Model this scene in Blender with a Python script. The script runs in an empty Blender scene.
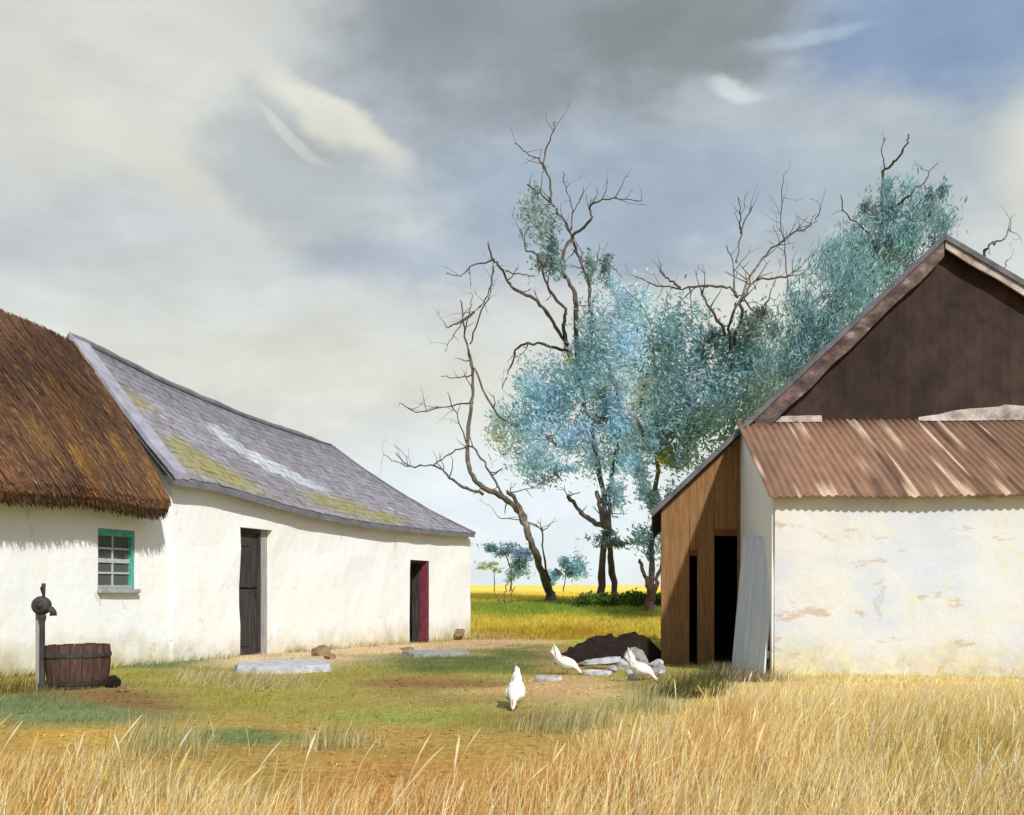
import bpy, bmesh, math, random
import numpy as np
from mathutils import Vector, Matrix, noise as mnoise

random.seed(7)
RNG = np.random.default_rng(11)
scene = bpy.context.scene
COL = scene.collection
F, CX, HY, EYE = 1000.0, 512.0, 588.0, 1.1     # focal length (px), principal column, horizon row, eye height

# ------------------------------------------------------------------ helpers
def lin(r, g, b, k=1.0):
    f = lambda c: (c/12.92 if c <= .04045 else ((c+.055)/1.055)**2.4)
    return tuple(f(c/255.0)*k for c in (r, g, b))

def pix(px, py, d):
    return Vector(((px-CX)/F*d, d, EYE+(HY-py)/F*d))

def vnoise(x, y, seed=0):
    """vectorised 2-D value noise in 0..1"""
    x = np.asarray(x, float); y = np.asarray(y, float)
    xi = np.floor(x); yi = np.floor(y); fx = x-xi; fy = y-yi
    fx = fx*fx*(3-2*fx); fy = fy*fy*(3-2*fy)
    def h(a, b):
        v = np.sin(a*127.1+b*311.7+seed*74.7)*43758.5453
        return v-np.floor(v)
    return (h(xi, yi)*(1-fx)+h(xi+1, yi)*fx)*(1-fy)+(h(xi, yi+1)*(1-fx)+h(xi+1, yi+1)*fx)*fy

def fbm(x, y, seed=0, o=4):
    s = 0; a = .5; t = 0
    for i in range(o):
        s = s+a*vnoise(np.asarray(x)*2**i, np.asarray(y)*2**i, seed+i*13); t += a; a *= .5
    return s/t

def sstep(a, b, x):
    t = np.clip((np.asarray(x, float)-a)/(b-a), 0, 1)
    return t*t*(3-2*t)

# terrain profile: flat yard, a slight swale behind the houses, then a rise to the far field
TY = np.array([-400, -60, 3, 12.5, 20, 28, 33, 38, 45, 60, 150, 400, 3500.])
TZ = np.array([0, 0, 0, 0, -.14, -.32, -.22, .06, .40, .70, 1.35, 2.3, 9.0])
_yy = np.concatenate([np.arange(-60, 160, .25)])
_zz = np.interp(_yy, TY, TZ)
_k = np.ones(13)/13
_zs = np.convolve(np.pad(_zz, 6, mode='edge'), _k, mode='valid')
def ground_np(x, y):
    x = np.asarray(x, float); y = np.asarray(y, float)
    z = np.where((y > -60) & (y < 158), np.interp(y, _yy, _zs), np.interp(y, TY, TZ))
    near = np.exp(-((y-10)/25)**2)
    return z + near*((fbm(x*.55, y*.55, 3)-.5)*.09 + (vnoise(x*2.7, y*2.7, 5)-.5)*.025)
def gz(x, y):
    return float(ground_np(x, y))
def gpix(px, py):
    """point of the ground seen at a pixel"""
    dx = (px-CX)/F; dz = (HY-py)/F
    prev = 3.0
    for d in np.concatenate([np.arange(3, 60, .02), np.arange(60, 400, .5)]):
        if EYE+dz*d <= gz_smooth(d):
            return Vector((dx*d, d, gz(dx*d, d)))
    return Vector((dx*400, 400, gz(dx*400, 400)))
def gz_smooth(y):
    return float(np.interp(y, _yy, _zs)) if y < 158 else float(np.interp(y, TY, TZ))

# ------------------------------------------------------------------ materials
def new_mat(name):
    m = bpy.data.materials.new(name); m.use_nodes = True
    nt = m.node_tree; bs = nt.nodes['Principled BSDF']
    bs.inputs['Specular IOR Level'].default_value = .25
    return m, nt, bs
def N(nt, t, **kw):
    n = nt.nodes.new(t)
    for k, v in kw.items():
        if k.startswith('i_'):
            n.inputs[k[2:].replace('_', ' ')].default_value = v
        else: setattr(n, k, v)
    return n
def ramp(nt, src, stops):
    r = nt.nodes.new('ShaderNodeValToRGB'); e = r.color_ramp.elements
    while len(e) < len(stops): e.new(.5)
    for i, (p, c) in enumerate(stops):
        e[i].position = p; e[i].color = (*c, 1) if len(c) == 3 else c
    nt.links.new(src, r.inputs[0]); return r.outputs[0]
def mix(nt, fac, a, b, mode='MIX'):
    n = nt.nodes.new('ShaderNodeMix'); n.data_type = 'RGBA'; n.blend_type = mode
    if isinstance(fac, float): n.inputs[0].default_value = fac
    else: nt.links.new(fac, n.inputs[0])
    for i, s in ((6, a), (7, b)):
        if isinstance(s, tuple): n.inputs[i].default_value = (*s, 1)
        else: nt.links.new(s, n.inputs[i])
    return n.outputs[2]
def noise_fac(nt, scale, detail=5, rough=.6, coord='Object', stretch=None, dist=0.0):
    tc = nt.nodes.new('ShaderNodeTexCoord'); src = tc.outputs[coord]
    if stretch:
        mp = nt.nodes.new('ShaderNodeMapping'); mp.inputs['Scale'].default_value = stretch
        nt.links.new(src, mp.inputs[0]); src = mp.outputs[0]
    n = N(nt, 'ShaderNodeTexNoise'); n.inputs['Scale'].default_value = scale
    n.inputs['Detail'].default_value = detail; n.inputs['Roughness'].default_value = rough
    n.inputs['Distortion'].default_value = dist
    nt.links.new(src, n.inputs['Vector']); return n.outputs['Fac']
def bump(nt, bs, src, strength=.4, dist=.02):
    b = nt.nodes.new('ShaderNodeBump'); b.inputs['Strength'].default_value = strength
    b.inputs['Distance'].default_value = dist
    nt.links.new(src, b.inputs['Height']); nt.links.new(b.outputs[0], bs.inputs['Normal'])

def attr_mat(name, rough=.85, translucent=0.0, nscale=None, bstr=.0, bdist=.02, stretch=None, var=.35):
    """colour from the mesh's own 'col' attribute, broken up by noise"""
    m, nt, bs = new_mat(name)
    a = N(nt, 'ShaderNodeAttribute', attribute_name='col')
    c = a.outputs['Color']
    if nscale:
        f = noise_fac(nt, nscale, 6, .65, stretch=stretch)
        g = ramp(nt, f, [(.25, (1-var,)*3), (.75, (1+var,)*3)])
        c = mix(nt, 1.0, c, g, 'MULTIPLY')
        if bstr: bump(nt, bs, f, bstr, bdist)
    nt.links.new(c, bs.inputs['Base Color'])
    bs.inputs['Roughness'].default_value = rough
    if translucent:
        t = nt.nodes.new('ShaderNodeBsdfTranslucent'); nt.links.new(c, t.inputs['Color'])
        mx = nt.nodes.new('ShaderNodeMixShader'); mx.inputs[0].default_value = translucent
        nt.links.new(bs.outputs[0], mx.inputs[1]); nt.links.new(t.outputs[0], mx.inputs[2])
        nt.links.new(mx.outputs[0], nt.nodes['Material Output'].inputs['Surface'])
    return m
def noisy_mat(name, stops, scale=3, rough=.85, bstr=.3, bdist=.02, stretch=None, detail=7, bscale=None):
    m, nt, bs = new_mat(name)
    f = noise_fac(nt, scale, detail, .65, stretch=stretch)
    nt.links.new(ramp(nt, f, stops), bs.inputs['Base Color'])
    bs.inputs['Roughness'].default_value = rough
    b = noise_fac(nt, bscale or scale*5, 6, .7, stretch=stretch)
    bump(nt, bs, b, bstr, bdist)
    return m

M = {}
def whitewash(name, base, warm, stain, extra=None):
    m, nt, bs = new_mat(name)
    c = mix(nt, ramp(nt, noise_fac(nt, .8, 4, .6), [(.42, (0,)*3), (.68, (1,)*3)]), base, warm)
    # flaking patches of the coat below, with a ragged edge of their own
    fl = ramp(nt, noise_fac(nt, 1.7, 9, .72, dist=.4), [(.64, (0,)*3), (.67, (.75,)*3)])
    c = mix(nt, fl, c, stain)
    st = ramp(nt, noise_fac(nt, 2.2, 7, .7, stretch=(1.6, 1.6, .25)), [(.55, (0,)*3), (.8, (.35,)*3)])
    c = mix(nt, st, c, stain)
    # rising damp and soil splash along the wall's foot
    tc = nt.nodes.new('ShaderNodeTexCoord'); sp = nt.nodes.new('ShaderNodeSeparateXYZ')
    nt.links.new(tc.outputs['Object'], sp.inputs[0])
    ad = N(nt, 'ShaderNodeMath', operation='MULTIPLY_ADD'); ad.inputs[1].default_value = .9
    nt.links.new(noise_fac(nt, 1.9, 6, .7), ad.inputs[0]); nt.links.new(sp.outputs['Z'], ad.inputs[2])
    dm = ramp(nt, ad.outputs[0], [(.40, (.95,)*3), (.62, (.5,)*3), (.95, (0,)*3)])
    dcol = ramp(nt, noise_fac(nt, 3.1, 6, .7), [(.4, lin(206, 190, 140)), (.55, lin(170, 156, 108)), (.7, lin(150, 150, 118))])
    c = mix(nt, dm, c, dcol)
    if extra: c = extra(nt, c)
    nt.links.new(c, bs.inputs['Base Color']); bs.inputs['Roughness'].default_value = .92
    h = mix(nt, .35, noise_fac(nt, 7, 8, .65), fl)
    bump(nt, bs, h, .55, .03)
    return m
M['white'] = whitewash('lime_wash', (.79, .805, .815), (.785, .78, .745), (.66, .65, .60))
def barn_extra(nt, c):
    f = ramp(nt, noise_fac(nt, 1.1, 3, .5, stretch=(1, 1, 1.6)), [(.47, (0,)*3), (.60, (.7,)*3)])
    c = mix(nt, f, c, (.50, .54, .62))
    f = ramp(nt, noise_fac(nt, 1.6, 5, .6, stretch=(1.3, 1, 1), dist=.6), [(.57, (0,)*3), (.64, (.6,)*3)])
    c = mix(nt, f, c, (.56, .60, .42))
    f = ramp(nt, noise_fac(nt, 1.5, 8, .7, stretch=(.8, .8, 2.0)), [(.585, (0,)*3), (.625, (.7,)*3)])
    c = mix(nt, f, c, (.46, .34, .25))
    return c
M['barn_white'] = whitewash('flaking_lime_wash', (.585, .60, .605), (.61, .595, .55), (.47, .44, .40), barn_extra)
M['slate'] = attr_mat('old_slate', .7, 0, 9, .4, .01, var=.35)
M['slate_bed'] = noisy_mat('slate_bedding', [(.3, (.10, .10, .115)), (.7, (.20, .20, .22))], 4)
M['thatch'] = attr_mat('thatch_straw', .95, 0, 14, .7, .03, stretch=(1, 1, 1), var=.4)
M['plank'] = attr_mat('weathered_planks', .88, 0, 6, .5, .012, stretch=(5, 5, .5), var=.4)
M['tarred'] = attr_mat('tarred_gable', .85, 0, 2.6, .6, .03, stretch=(1, 1, .8), var=.75)
M['rust_iron'] = attr_mat('rusted_corrugated_iron', .75, 0, 4, .25, .01, stretch=(3, .6, .6), var=.3)
M['dark_wood'] = noisy_mat('tarred_door_wood', [(.3, (.018, .015, .015)), (.55, (.05, .042, .04)), (.8, (.11, .09, .08))], 4, stretch=(6, 6, .5))
M['grey_wood'] = noisy_mat('greyed_wood', [(.3, (.20, .19, .19)), (.7, (.38, .36, .35))], 5, stretch=(6, 6, .6))
M['maroon'] = noisy_mat('maroon_paint', [(.3, (.10, .02, .03)), (.6, (.20, .035, .06)), (.8, (.24, .09, .09))], 5, rough=.6)
M['teal_paint'] = noisy_mat('flaked_teal_paint', [(.35, (.05, .30, .24)), (.6, (.10, .40, .33)), (.75, (.35, .42, .38))], 9, rough=.6)
M['grey_paint'] = noisy_mat('grey_window_paint', [(.3, (.22, .23, .24)), (.7, (.42, .43, .44))], 9, rough=.7)
M['pale_paint'] = noisy_mat('pale_glazing_bars', [(.3, (.34, .35, .36)), (.7, (.52, .53, .53))], 9, rough=.7)
M['blue_door'] = noisy_mat('faded_blue_paint', [(.3, (.48, .55, .68)), (.55, (.60, .66, .75)), (.8, (.74, .76, .78))], 3, rough=.75, stretch=(3, 3, .5))
M['iron'] = noisy_mat('old_cast_iron', [(.3, (.018, .018, .02)), (.6, (.05, .045, .042)), (.8, (.13, .07, .045))], 12, rough=.55)
M['stave'] = noisy_mat('barrel_staves', [(.3, (.03, .022, .02)), (.55, (.085, .045, .036)), (.75, (.17, .085, .065))], 5, stretch=(6, 6, .7))
M['stave_dark'] = noisy_mat('barrel_inside', [(.3, (.02, .012, .01)), (.8, (.09, .035, .025))], 5)
M['stone_pale'] = noisy_mat('pale_stone', [(.28, (.20, .20, .20)), (.45, (.42, .42, .44)), (.6, (.54, .55, .58)), (.8, (.66, .65, .62))], 8, bstr=.8, bdist=.03)
M['stone_grey'] = noisy_mat('grey_rubble', [(.3, (.16, .16, .16)), (.6, (.36, .35, .33)), (.8, (.58, .56, .52))], 8, bstr=.8, bdist=.03)
M['stone_brown'] = noisy_mat('brown_field_stone', [(.3, (.12, .075, .045)), (.6, (.26, .17, .10)), (.8, (.40, .30, .20))], 7)
M['dirt_dark'] = noisy_mat('dark_earth', [(.3, (.014, .009, .007)), (.6, (.036, .022, .017)), (.8, (.08, .052, .038))], 9, bstr=1, bdist=.08)
M['feather'] = noisy_mat('white_feathers', [(.3, (.56, .53, .46)), (.6, (.80, .78, .72))], 16, bstr=.5, bdist=.006)
M['comb'] = noisy_mat('red_comb', [(.3, (.35, .02, .02)), (.7, (.55, .05, .04))], 30)
M['beak'] = noisy_mat('yellow_horn', [(.3, (.45, .28, .06)), (.7, (.6, .38, .10))], 30)
M['leaf'] = attr_mat('leaves', .5, .6)
M['blade'] = attr_mat('grass_blades', .7, .5)
M['bark_dark'] = noisy_mat('dark_bark', [(.3, (.055, .045, .04)), (.55, (.13, .105, .085)), (.75, (.30, .26, .21))], 3, bstr=.6, bdist=.05, stretch=(1, 1, .3))
M['bark_pale'] = noisy_mat('pale_bark', [(.3, (.16, .17, .19)), (.6, (.30, .31, .33)), (.8, (.50, .48, .44))], 3, bstr=.6, bdist=.05, stretch=(1, 1, .3))
M['bark_red'] = noisy_mat('red_brown_bark', [(.3, (.06, .035, .025)), (.6, (.20, .10, .06)), (.8, (.34, .19, .11))], 3, bstr=.6, bdist=.05, stretch=(1, 1, .3))
M['mortar'] = noisy_mat('lime_mortar', [(.3, (.15, .11, .10)), (.52, (.42, .36, .33)), (.75, (.62, .57, .54))], 4, bstr=.7, bdist=.03)
M['verge_shade'] = noisy_mat('lilac_gable_shade', [(.3, (.20, .20, .25)), (.55, (.34, .33, .40)), (.8, (.50, .49, .53))], 3, bstr=.6, bdist=.03)  # lilac-grey: shade of the white gable put into the colour
M['barge'] = noisy_mat('weathered_bargeboard', [(.30, (.025, .02, .02)), (.45, (.075, .052, .048)), (.53, (.12, .085, .078)), (.56, (.15, .085, .07)), (.60, (.17, .145, .145)), (.72, (.32, .28, .28))], 3.4, stretch=(1, 1, 1.6))
M['roof_edge'] = noisy_mat('dark_roof_iron', [(.3, (.06, .06, .07)), (.8, (.19, .19, .215))], 5)
# glass
m, nt, bs = new_mat('window_glass'); bs.inputs['Base Color'].default_value = (.09, .105, .10, 1)
bs.inputs['Roughness'].default_value = .12; bs.inputs['Specular IOR Level'].default_value = .6
bump(nt, bs, noise_fac(nt, 6, 2, .5), .15, .01); M['glass'] = m

# ------------------------------------------------------------------ object helpers
def link(o, parent=None):
    COL.objects.link(o)
    if parent is not None: o.parent = parent
    return o
def empty(name, loc, label, cat, group=None, rot=(0, 0, 0)):
    o = bpy.data.objects.new(name, None); o.location = loc; o.rotation_euler = rot
    o.empty_display_size = .2
    link(o); return tag(o, label, cat, group)
def tag(o, label=None, cat=None, group=None, kind=None):
    if label: o['label'] = label
    if cat: o['category'] = cat
    if group: o['group'] = group
    if kind: o['kind'] = kind
    return o
def mesh_obj(name, verts, faces, mat, parent=None, cols=None, smooth=False, origin=None):
    """verts in world space; the origin is moved to `origin` (or the parent's location)"""
    V = np.asarray([tuple(v) for v in verts], float) if not isinstance(verts, np.ndarray) else verts
    off = Vector(origin) if origin is not None else Vector((0, 0, 0))
    me = bpy.data.meshes.new(name)
    Vl = V
    mw = None
    if parent is not None:
        mw = world_of(parent).inverted()
        R = np.array(mw.to_3x3()); T = np.array(mw.translation)
        Vl = V @ R.T + T
    elif origin is not None:
        Vl = V - np.array(off)
    if isinstance(faces, np.ndarray):
        nf, k = faces.shape
        me.vertices.add(len(Vl)); me.vertices.foreach_set('co', Vl.astype(np.float32).ravel())
        me.loops.add(nf*k); me.loops.foreach_set('vertex_index', faces.astype(np.int32).ravel())
        me.polygons.add(nf); me.polygons.foreach_set('loop_start', np.arange(0, nf*k, k, dtype=np.int32))
        me.update(calc_edges=True)
    else:
        me.from_pydata([tuple(v) for v in Vl], [], faces); me.update()
    if cols is not None:
        ca = me.color_attributes.new('col', 'FLOAT_COLOR', 'POINT')
        c4 = np.ones((len(V), 4), np.float32); c4[:, :3] = np.asarray(cols, np.float32)
        ca.data.foreach_set('color', c4.ravel())
    if smooth:
        me.polygons.foreach_set('use_smooth', np.ones(len(me.polygons), bool))
    me.materials.append(mat)
    o = bpy.data.objects.new(name, me)
    if origin is not None and parent is None: o.location = off
    link(o, parent); return o
def world_of(o):
    m = Matrix.Translation(o.location) @ o.rotation_euler.to_matrix().to_4x4()
    return (world_of(o.parent) @ m) if o.parent else m

class MB:
    """collects boxes, prisms and tubes; build() links them as ONE mesh object"""
    def __init__(s): s.v = []; s.f = []; s.c = []
    def add(s, vs, fs, c=None):
        o = len(s.v); s.v += [tuple(v) for v in vs]; s.f += [tuple(i+o for i in f) for f in fs]
        s.c += [c if c else (.5, .5, .5)]*len(vs)
    def hexa(s, p, c=None):      # 8 points: bottom ring 0-3, top ring 4-7
        s.add(p, [(3, 2, 1, 0), (4, 5, 6, 7), (0, 1, 5, 4), (1, 2, 6, 5), (2, 3, 7, 6), (3, 0, 4, 7)], c)
    def box(s, fr, a0, a1, b0, b1, z0, z1, c=None):   # in a frame fr(a, b, z)
        s.hexa([fr(a0, b0, z0), fr(a1, b0, z0), fr(a1, b1, z0), fr(a0, b1, z0),
                fr(a0, b0, z1), fr(a1, b0, z1), fr(a1, b1, z1), fr(a0, b1, z1)], c)
    def prism(s, front, back, c=None):    # two matching outlines
        n = len(front)
        s.add(list(front)+list(back), [tuple(range(n)), tuple(range(2*n-1, n-1, -1))] +
              [(i, i+n, (i+1) % n+n, (i+1) % n) for i in range(n)], c)
    def tube(s, pts, rad, n=8, c=None, cap=True, sq=1.0):
        pts = [Vector(p) for p in pts]; rings = []
        up = Vector((.13, .97, .2)).normalized()
        for i, p in enumerate(pts):
            t = (pts[min(i+1, len(pts)-1)]-pts[max(i-1, 0)]).normalized()
            x = t.cross(up)
            if x.length < .05: x = t.cross(Vector((1, 0, 0)))
            x.normalize(); y = t.cross(x)
            r = rad[i] if hasattr(rad, '__len__') else rad
            rings.append([p+(x*math.cos(2*math.pi*k/n)+y*math.sin(2*math.pi*k/n)*sq)*r for k in range(n)])
        vs = [v for rg in rings for v in rg]; fs = []
        for i in range(len(pts)-1):
            for k in range(n):
                fs.append((i*n+k, i*n+(k+1) % n, (i+1)*n+(k+1) % n, (i+1)*n+k))
        if cap:
            fs.append(tuple(range(n-1, -1, -1))); fs.append(tuple((len(pts)-1)*n+k for k in range(n)))
        s.add(vs, fs, c)
    def lathe(s, base, prof, n=24, c=None, axis=Vector((0, 0, 1))):
        b = Vector(base); vs = []; fs = []
        q = Vector((0, 0, 1)).rotation_difference(axis)
        for r, z in prof:
            for k in range(n):
                a = 2*math.pi*k/n; vs.append(b+q @ Vector((r*math.cos(a), r*math.sin(a), z)))
        for i in range(len(prof)-1):
            for k in range(n):
                fs.append((i*n+k, i*n+(k+1) % n, (i+1)*n+(k+1) % n, (i+1)*n+k))
        s.add(vs, fs, c)
    def build(s, name, mat, parent=None, smooth=False, cols=False, bevel=0, origin=None):
        o = mesh_obj(name, s.v, s.f, mat, parent, s.c if cols else None, smooth, origin)
        bm = bmesh.new(); bm.from_mesh(o.data)
        bmesh.ops.recalc_face_normals(bm, faces=bm.faces); bm.to_mesh(o.data); bm.free()
        if bevel:
            b = o.modifiers.new('bevel', 'BEVEL'); b.width = bevel; b.segments = 2; b.limit_method = 'ANGLE'
        return o

# ------------------------------------------------------------------ camera, light, sky
cam = bpy.data.cameras.new('camera'); co = bpy.data.objects.new('camera', cam); link(co)
co.location = (0, 0, EYE); co.rotation_euler = (math.radians(90), 0, 0)
cam.sensor_width = 36; cam.lens = 36*F/1024; cam.shift_y = (HY-407.5)/1024; cam.clip_end = 8000; cam.clip_start = .05
scene.camera = co

SUN_AZ = math.radians(27); SUN_EL = math.radians(41)       # towards the sun: behind the viewer, a little to the right
sdir = Vector((math.sin(SUN_AZ)*math.cos(SUN_EL), -math.cos(SUN_AZ)*math.cos(SUN_EL), math.sin(SUN_EL)))
sl = bpy.data.lights.new('sun', 'SUN'); sl.energy = 4.7; sl.angle = math.radians(1.5); sl.color = (1, .972, .915)
so = bpy.data.objects.new('sun', sl); link(so); so.rotation_euler = sdir.to_track_quat('Z', 'Y').to_euler()

w = bpy.data.worlds.new('World'); scene.world = w; w.use_nodes = True
nt = w.node_tree; nt.nodes.clear()
sky = nt.nodes.new('ShaderNodeTexSky'); sky.sky_type = 'NISHITA'; sky.sun_disc = False
sky.sun_elevation = SUN_EL; sky.sun_rotation = math.atan2(sdir.x, sdir.y)
bg1 = nt.nodes.new('ShaderNodeBackground'); bg1.inputs[1].default_value = .1
nt.links.new(sky.outputs[0], bg1.inputs[0])
tc = nt.nodes.new('ShaderNodeTexCoord'); sep = nt.nodes.new('ShaderNodeSeparateXYZ')
nt.links.new(tc.outputs['Generated'], sep.inputs[0])
def mth(op, a, b=None, c=None):
    n = nt.nodes.new('ShaderNodeMath'); n.operation = op
    for i, v in enumerate((a, b, c)):
        if v is None: continue
        if isinstance(v, (int, float)): n.inputs[i].default_value = v
        else: nt.links.new(v, n.inputs[i])
    return n.outputs[0]
az = mth('ARCTAN2', sep.outputs[0], sep.outputs[1]); el = mth('ARCSINE', sep.outputs[2])
def wn(scale, detail, stretch, seed):
    mp = nt.nodes.new('ShaderNodeMapping'); mp.inputs['Scale'].default_value = stretch; mp.inputs['Location'].default_value = seed
    nt.links.new(tc.outputs['Generated'], mp.inputs[0])
    n = nt.nodes.new('ShaderNodeTexNoise'); n.inputs['Scale'].default_value = scale; n.inputs['Detail'].default_value = detail
    n.inputs['Roughness'].default_value = .55
    nt.links.new(mp.outputs[0], n.inputs['Vector']); return n
n1 = wn(4.5, 6, (1, 1, 1.7), (3, 1, 2)); n2 = wn(2.2, 5, (1, 1, 2.2), (7, 5, 1)); n3 = wn(12, 7, (1, 1, 2.0), (1, 9, 4))
sc = nt.nodes.new('ShaderNodeSeparateColor'); nt.links.new(n1.outputs['Color'], sc.inputs[0])
warp = .10
waz = mth('ADD', az, mth('MULTIPLY', mth('SUBTRACT', sc.outputs[0], .5), warp))
wel = mth('ADD', el, mth('MULTIPLY', mth('SUBTRACT', sc.outputs[1], .5), warp))
# base cloud sheet: pale cream low down, greyer blue higher up
base = ramp(nt, mth('MULTIPLY', wel, 1/.8), [(0.0, lin(228, 236, 238)), (.16, lin(226, 228, 219)), (.36, lin(210, 214, 211)),
                                      (.56, lin(172, 182, 190)), (.75, lin(176, 184, 190)), (1.0, lin(214, 216, 212))])
# big soft lobes of cloud, each fixed at a direction of the sky: px, py, rx, ry, tilt, colour, opacity, hardness
LOBES = [
 (130, 70, 330, 190, 6, (216, 217, 208), .95, .25),
 (60, 245, 210, 50, 18, (196, 202, 204), .75, .2),
 (530, 30, 300, 130, 12, (146, 153, 159), .95, .35),
 (960, 15, 230, 100, -5, (136, 159, 190), .95, .3),
 (640, 205, 340, 90, 0, (160, 176, 193), .9, .25),
 (700, 35, 150, 75, 0, (136, 142, 144), .85, .5),
 (742, 97, 42, 16, -16, (208, 215, 216), .85, .4),
 (815, 33, 80, 12, 8, (178, 195, 210), .7, .3),
 (295, 175, 130, 85, -20, (180, 187, 189), .8, .4),
 (338, 120, 110, 24, -29, (224, 223, 210), .95, .4),
 (300, 138, 50, 8, -29, (214, 215, 206), .7, .3),
 (130, 150, 120, 30, -30, (220, 219, 207), .8, .3),
 (430, 262, 200, 34, 4, (172, 184, 199), .8, .2),
 (890, 180, 170, 70, 0, (180, 192, 198), .6, .2),
 (1035, 165, 60, 80, 0, (222, 221, 208), .85, .3),
 (330, 365, 360, 60, -3, (220, 219, 206), .8, .2),
 (780, 330, 230, 60, 0, (222, 221, 208), .7, .2),
 (520, 510, 260, 130, 0, (232, 241, 246), .95, .3),
]
col = base
for (px, py, rx, ry, tilt, c, op, hard) in LOBES:
    a0 = math.atan((px-CX)/F); e0 = math.atan((HY-py)/F*math.cos(a0)); t = math.radians(tilt)
    da = mth('SUBTRACT', waz, a0); de = mth('SUBTRACT', wel, e0)
    u = mth('MULTIPLY', mth('ADD', mth('MULTIPLY', da, math.cos(t)), mth('MULTIPLY', de, math.sin(t))), F/rx*1.12)
    v = mth('MULTIPLY', mth('SUBTRACT', mth('MULTIPLY', de, math.cos(t)), mth('MULTIPLY', da, math.sin(t))), F/ry*1.2)
    r = mth('SQRT', mth('ADD', mth('MULTIPLY', u, u), mth('MULTIPLY', v, v)))
    r = mth('ADD', r, mth('MULTIPLY', mth('SUBTRACT', n3.outputs['Fac'], .5), .95))
    mr = nt.nodes.new('ShaderNodeMapRange'); mr.interpolation_type = 'SMOOTHSTEP'
    mr.inputs[1].default_value = 1.15; mr.inputs[2].default_value = hard*1.1; mr.inputs[3].default_value = 0; mr.inputs[4].default_value = op
    nt.links.new(r, mr.inputs[0])
    col = mix(nt, mr.outputs[0], col, lin(*c))
# fine streaking over everything
fine = ramp(nt, n3.outputs['Fac'], [(.3, (.90,)*3), (.7, (1.08,)*3)])
col = mix(nt, 1.0, col, fine, 'MULTIPLY')
bg2 = nt.nodes.new('ShaderNodeBackground'); bg2.inputs[1].default_value = 1.06; nt.links.new(col, bg2.inputs[0])
mx = nt.nodes.new('ShaderNodeMixShader'); # the cloud sheet breaks up behind the viewer and overhead, where the sun stands in open blue
opn = nt.nodes.new('ShaderNodeMapRange'); opn.interpolation_type = 'SMOOTHSTEP'
opn.inputs[1].default_value = .55; opn.inputs[2].default_value = .15; opn.inputs[3].default_value = .95; opn.inputs[4].default_value = .35
nt.links.new(sep.outputs[1], opn.inputs[0])
nt.links.new(opn.outputs[0], mx.inputs[0])
nt.links.new(bg1.outputs[0], mx.inputs[1]); nt.links.new(bg2.outputs[0], mx.inputs[2])
wo = nt.nodes.new('ShaderNodeOutputWorld'); nt.links.new(mx.outputs[0], wo.inputs[0])
scene.view_settings.view_transform = 'Standard'; scene.view_settings.look = 'None'
scene.view_settings.exposure = 0.0; scene.view_settings.gamma = 1.0

# ------------------------------------------------------------------ ground
def gcol(x, y):
    """soil and turf colour of the yard at a place (albedo)"""
    x = np.asarray(x, float); y = np.asarray(y, float)
    yy = np.maximum(y, 1.0)
    px = CX+x/yy*F; py = HY+(EYE-ground_np(x, yy))/yy*F
    w1 = (fbm(x*.9, y*.9, 21)-.5); w2 = (fbm(x*.9, y*.9, 33)-.5)
    pxw = px+w1*120; pyw = py+w2*16
    k = .87
    olive = np.array(lin(158, 150, 76, k)); c = np.ones(x.shape+(3,))*olive
    def put(mask, rgb):
        nonlocal c
        m = np.clip(mask, 0, 1)[..., None]; c = c*(1-m)+np.array(lin(*rgb, k))*m
    def ell(cx, cy, rx, ry, soft=.5):
        r = np.sqrt(((pxw-cx)/rx)**2+((pyw-cy)/ry)**2); return 1-sstep(1-soft*1.3, 1+soft*.9, r)
    # far field and pasture
    put(sstep(650, 632, py), (200, 182, 66))
    put(sstep(640, 622, py)*.8, (206, 186, 78))
    put(ell(560, 607, 160, 10, .5)*(py < 622), (138, 156, 60))
    put(ell(540, 634, 90, 6, .6)*(y < 45), (184, 152, 48))
    put(sstep(604, 596, py+w2*6), (238, 214, 96))
    put((y > 160)*1.0, (238, 214, 104))
    # yard
    put(sstep(700, 740, pyw), (172, 142, 74))
    put(ell(60, 712, 110, 22), (118, 132, 88)); put(ell(180, 664, 70, 8), (118, 132, 90))
    put(ell(110, 735, 130, 14), (190, 156, 74))
    put(ell(395, 650, 150, 13), (206, 182, 144)); put(ell(290, 658, 80, 13), (206, 184, 146))
    put(ell(480, 645, 60, 6), (190, 160, 125))
    put(ell(470, 663, 120, 8), (104, 116, 62)); put(ell(540, 655, 60, 6), (104, 116, 62))
    put(ell(560, 690, 120, 15), (196, 164, 118)); put(ell(600, 660, 60, 10), (170, 140, 105))
    put(ell(150, 700, 85, 10), (134, 102, 62)); put(ell(420, 682, 70, 7), (140, 108, 64))
    put(ell(385, 700, 140, 8), (160, 140, 78)); put(ell(250, 700, 90, 8), (156, 148, 70)); put(ell(430, 715, 120, 10), (150, 152, 76))
    put(ell(270, 740, 80, 8), (116, 132, 78)); put(ell(690, 690, 50, 14), (96, 100, 48))
    put(ell(560, 715, 60, 8), (140, 112, 60))
    put(ell(430, 800, 150, 40), (180, 128, 66)); put(ell(620, 790, 90, 30), (180, 140, 78))
    put(ell(900, 720, 250, 60), (226, 200, 136))
    g = (.8+.4*fbm(x*3.1, y*3.1, 44))[..., None]
    return c*g
ys = np.concatenate([np.linspace(-300, -20, 12), np.linspace(-15, 3, 14), np.arange(3.3, 30, .13), np.arange(30, 62, .5), np.geomspace(63, 3500, 60)])
xs_core = np.arange(-13, 13.01, .14)
xo = np.geomspace(13.5, 3000, 46)
xs = np.concatenate([-xo[::-1], xs_core, xo])
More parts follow.
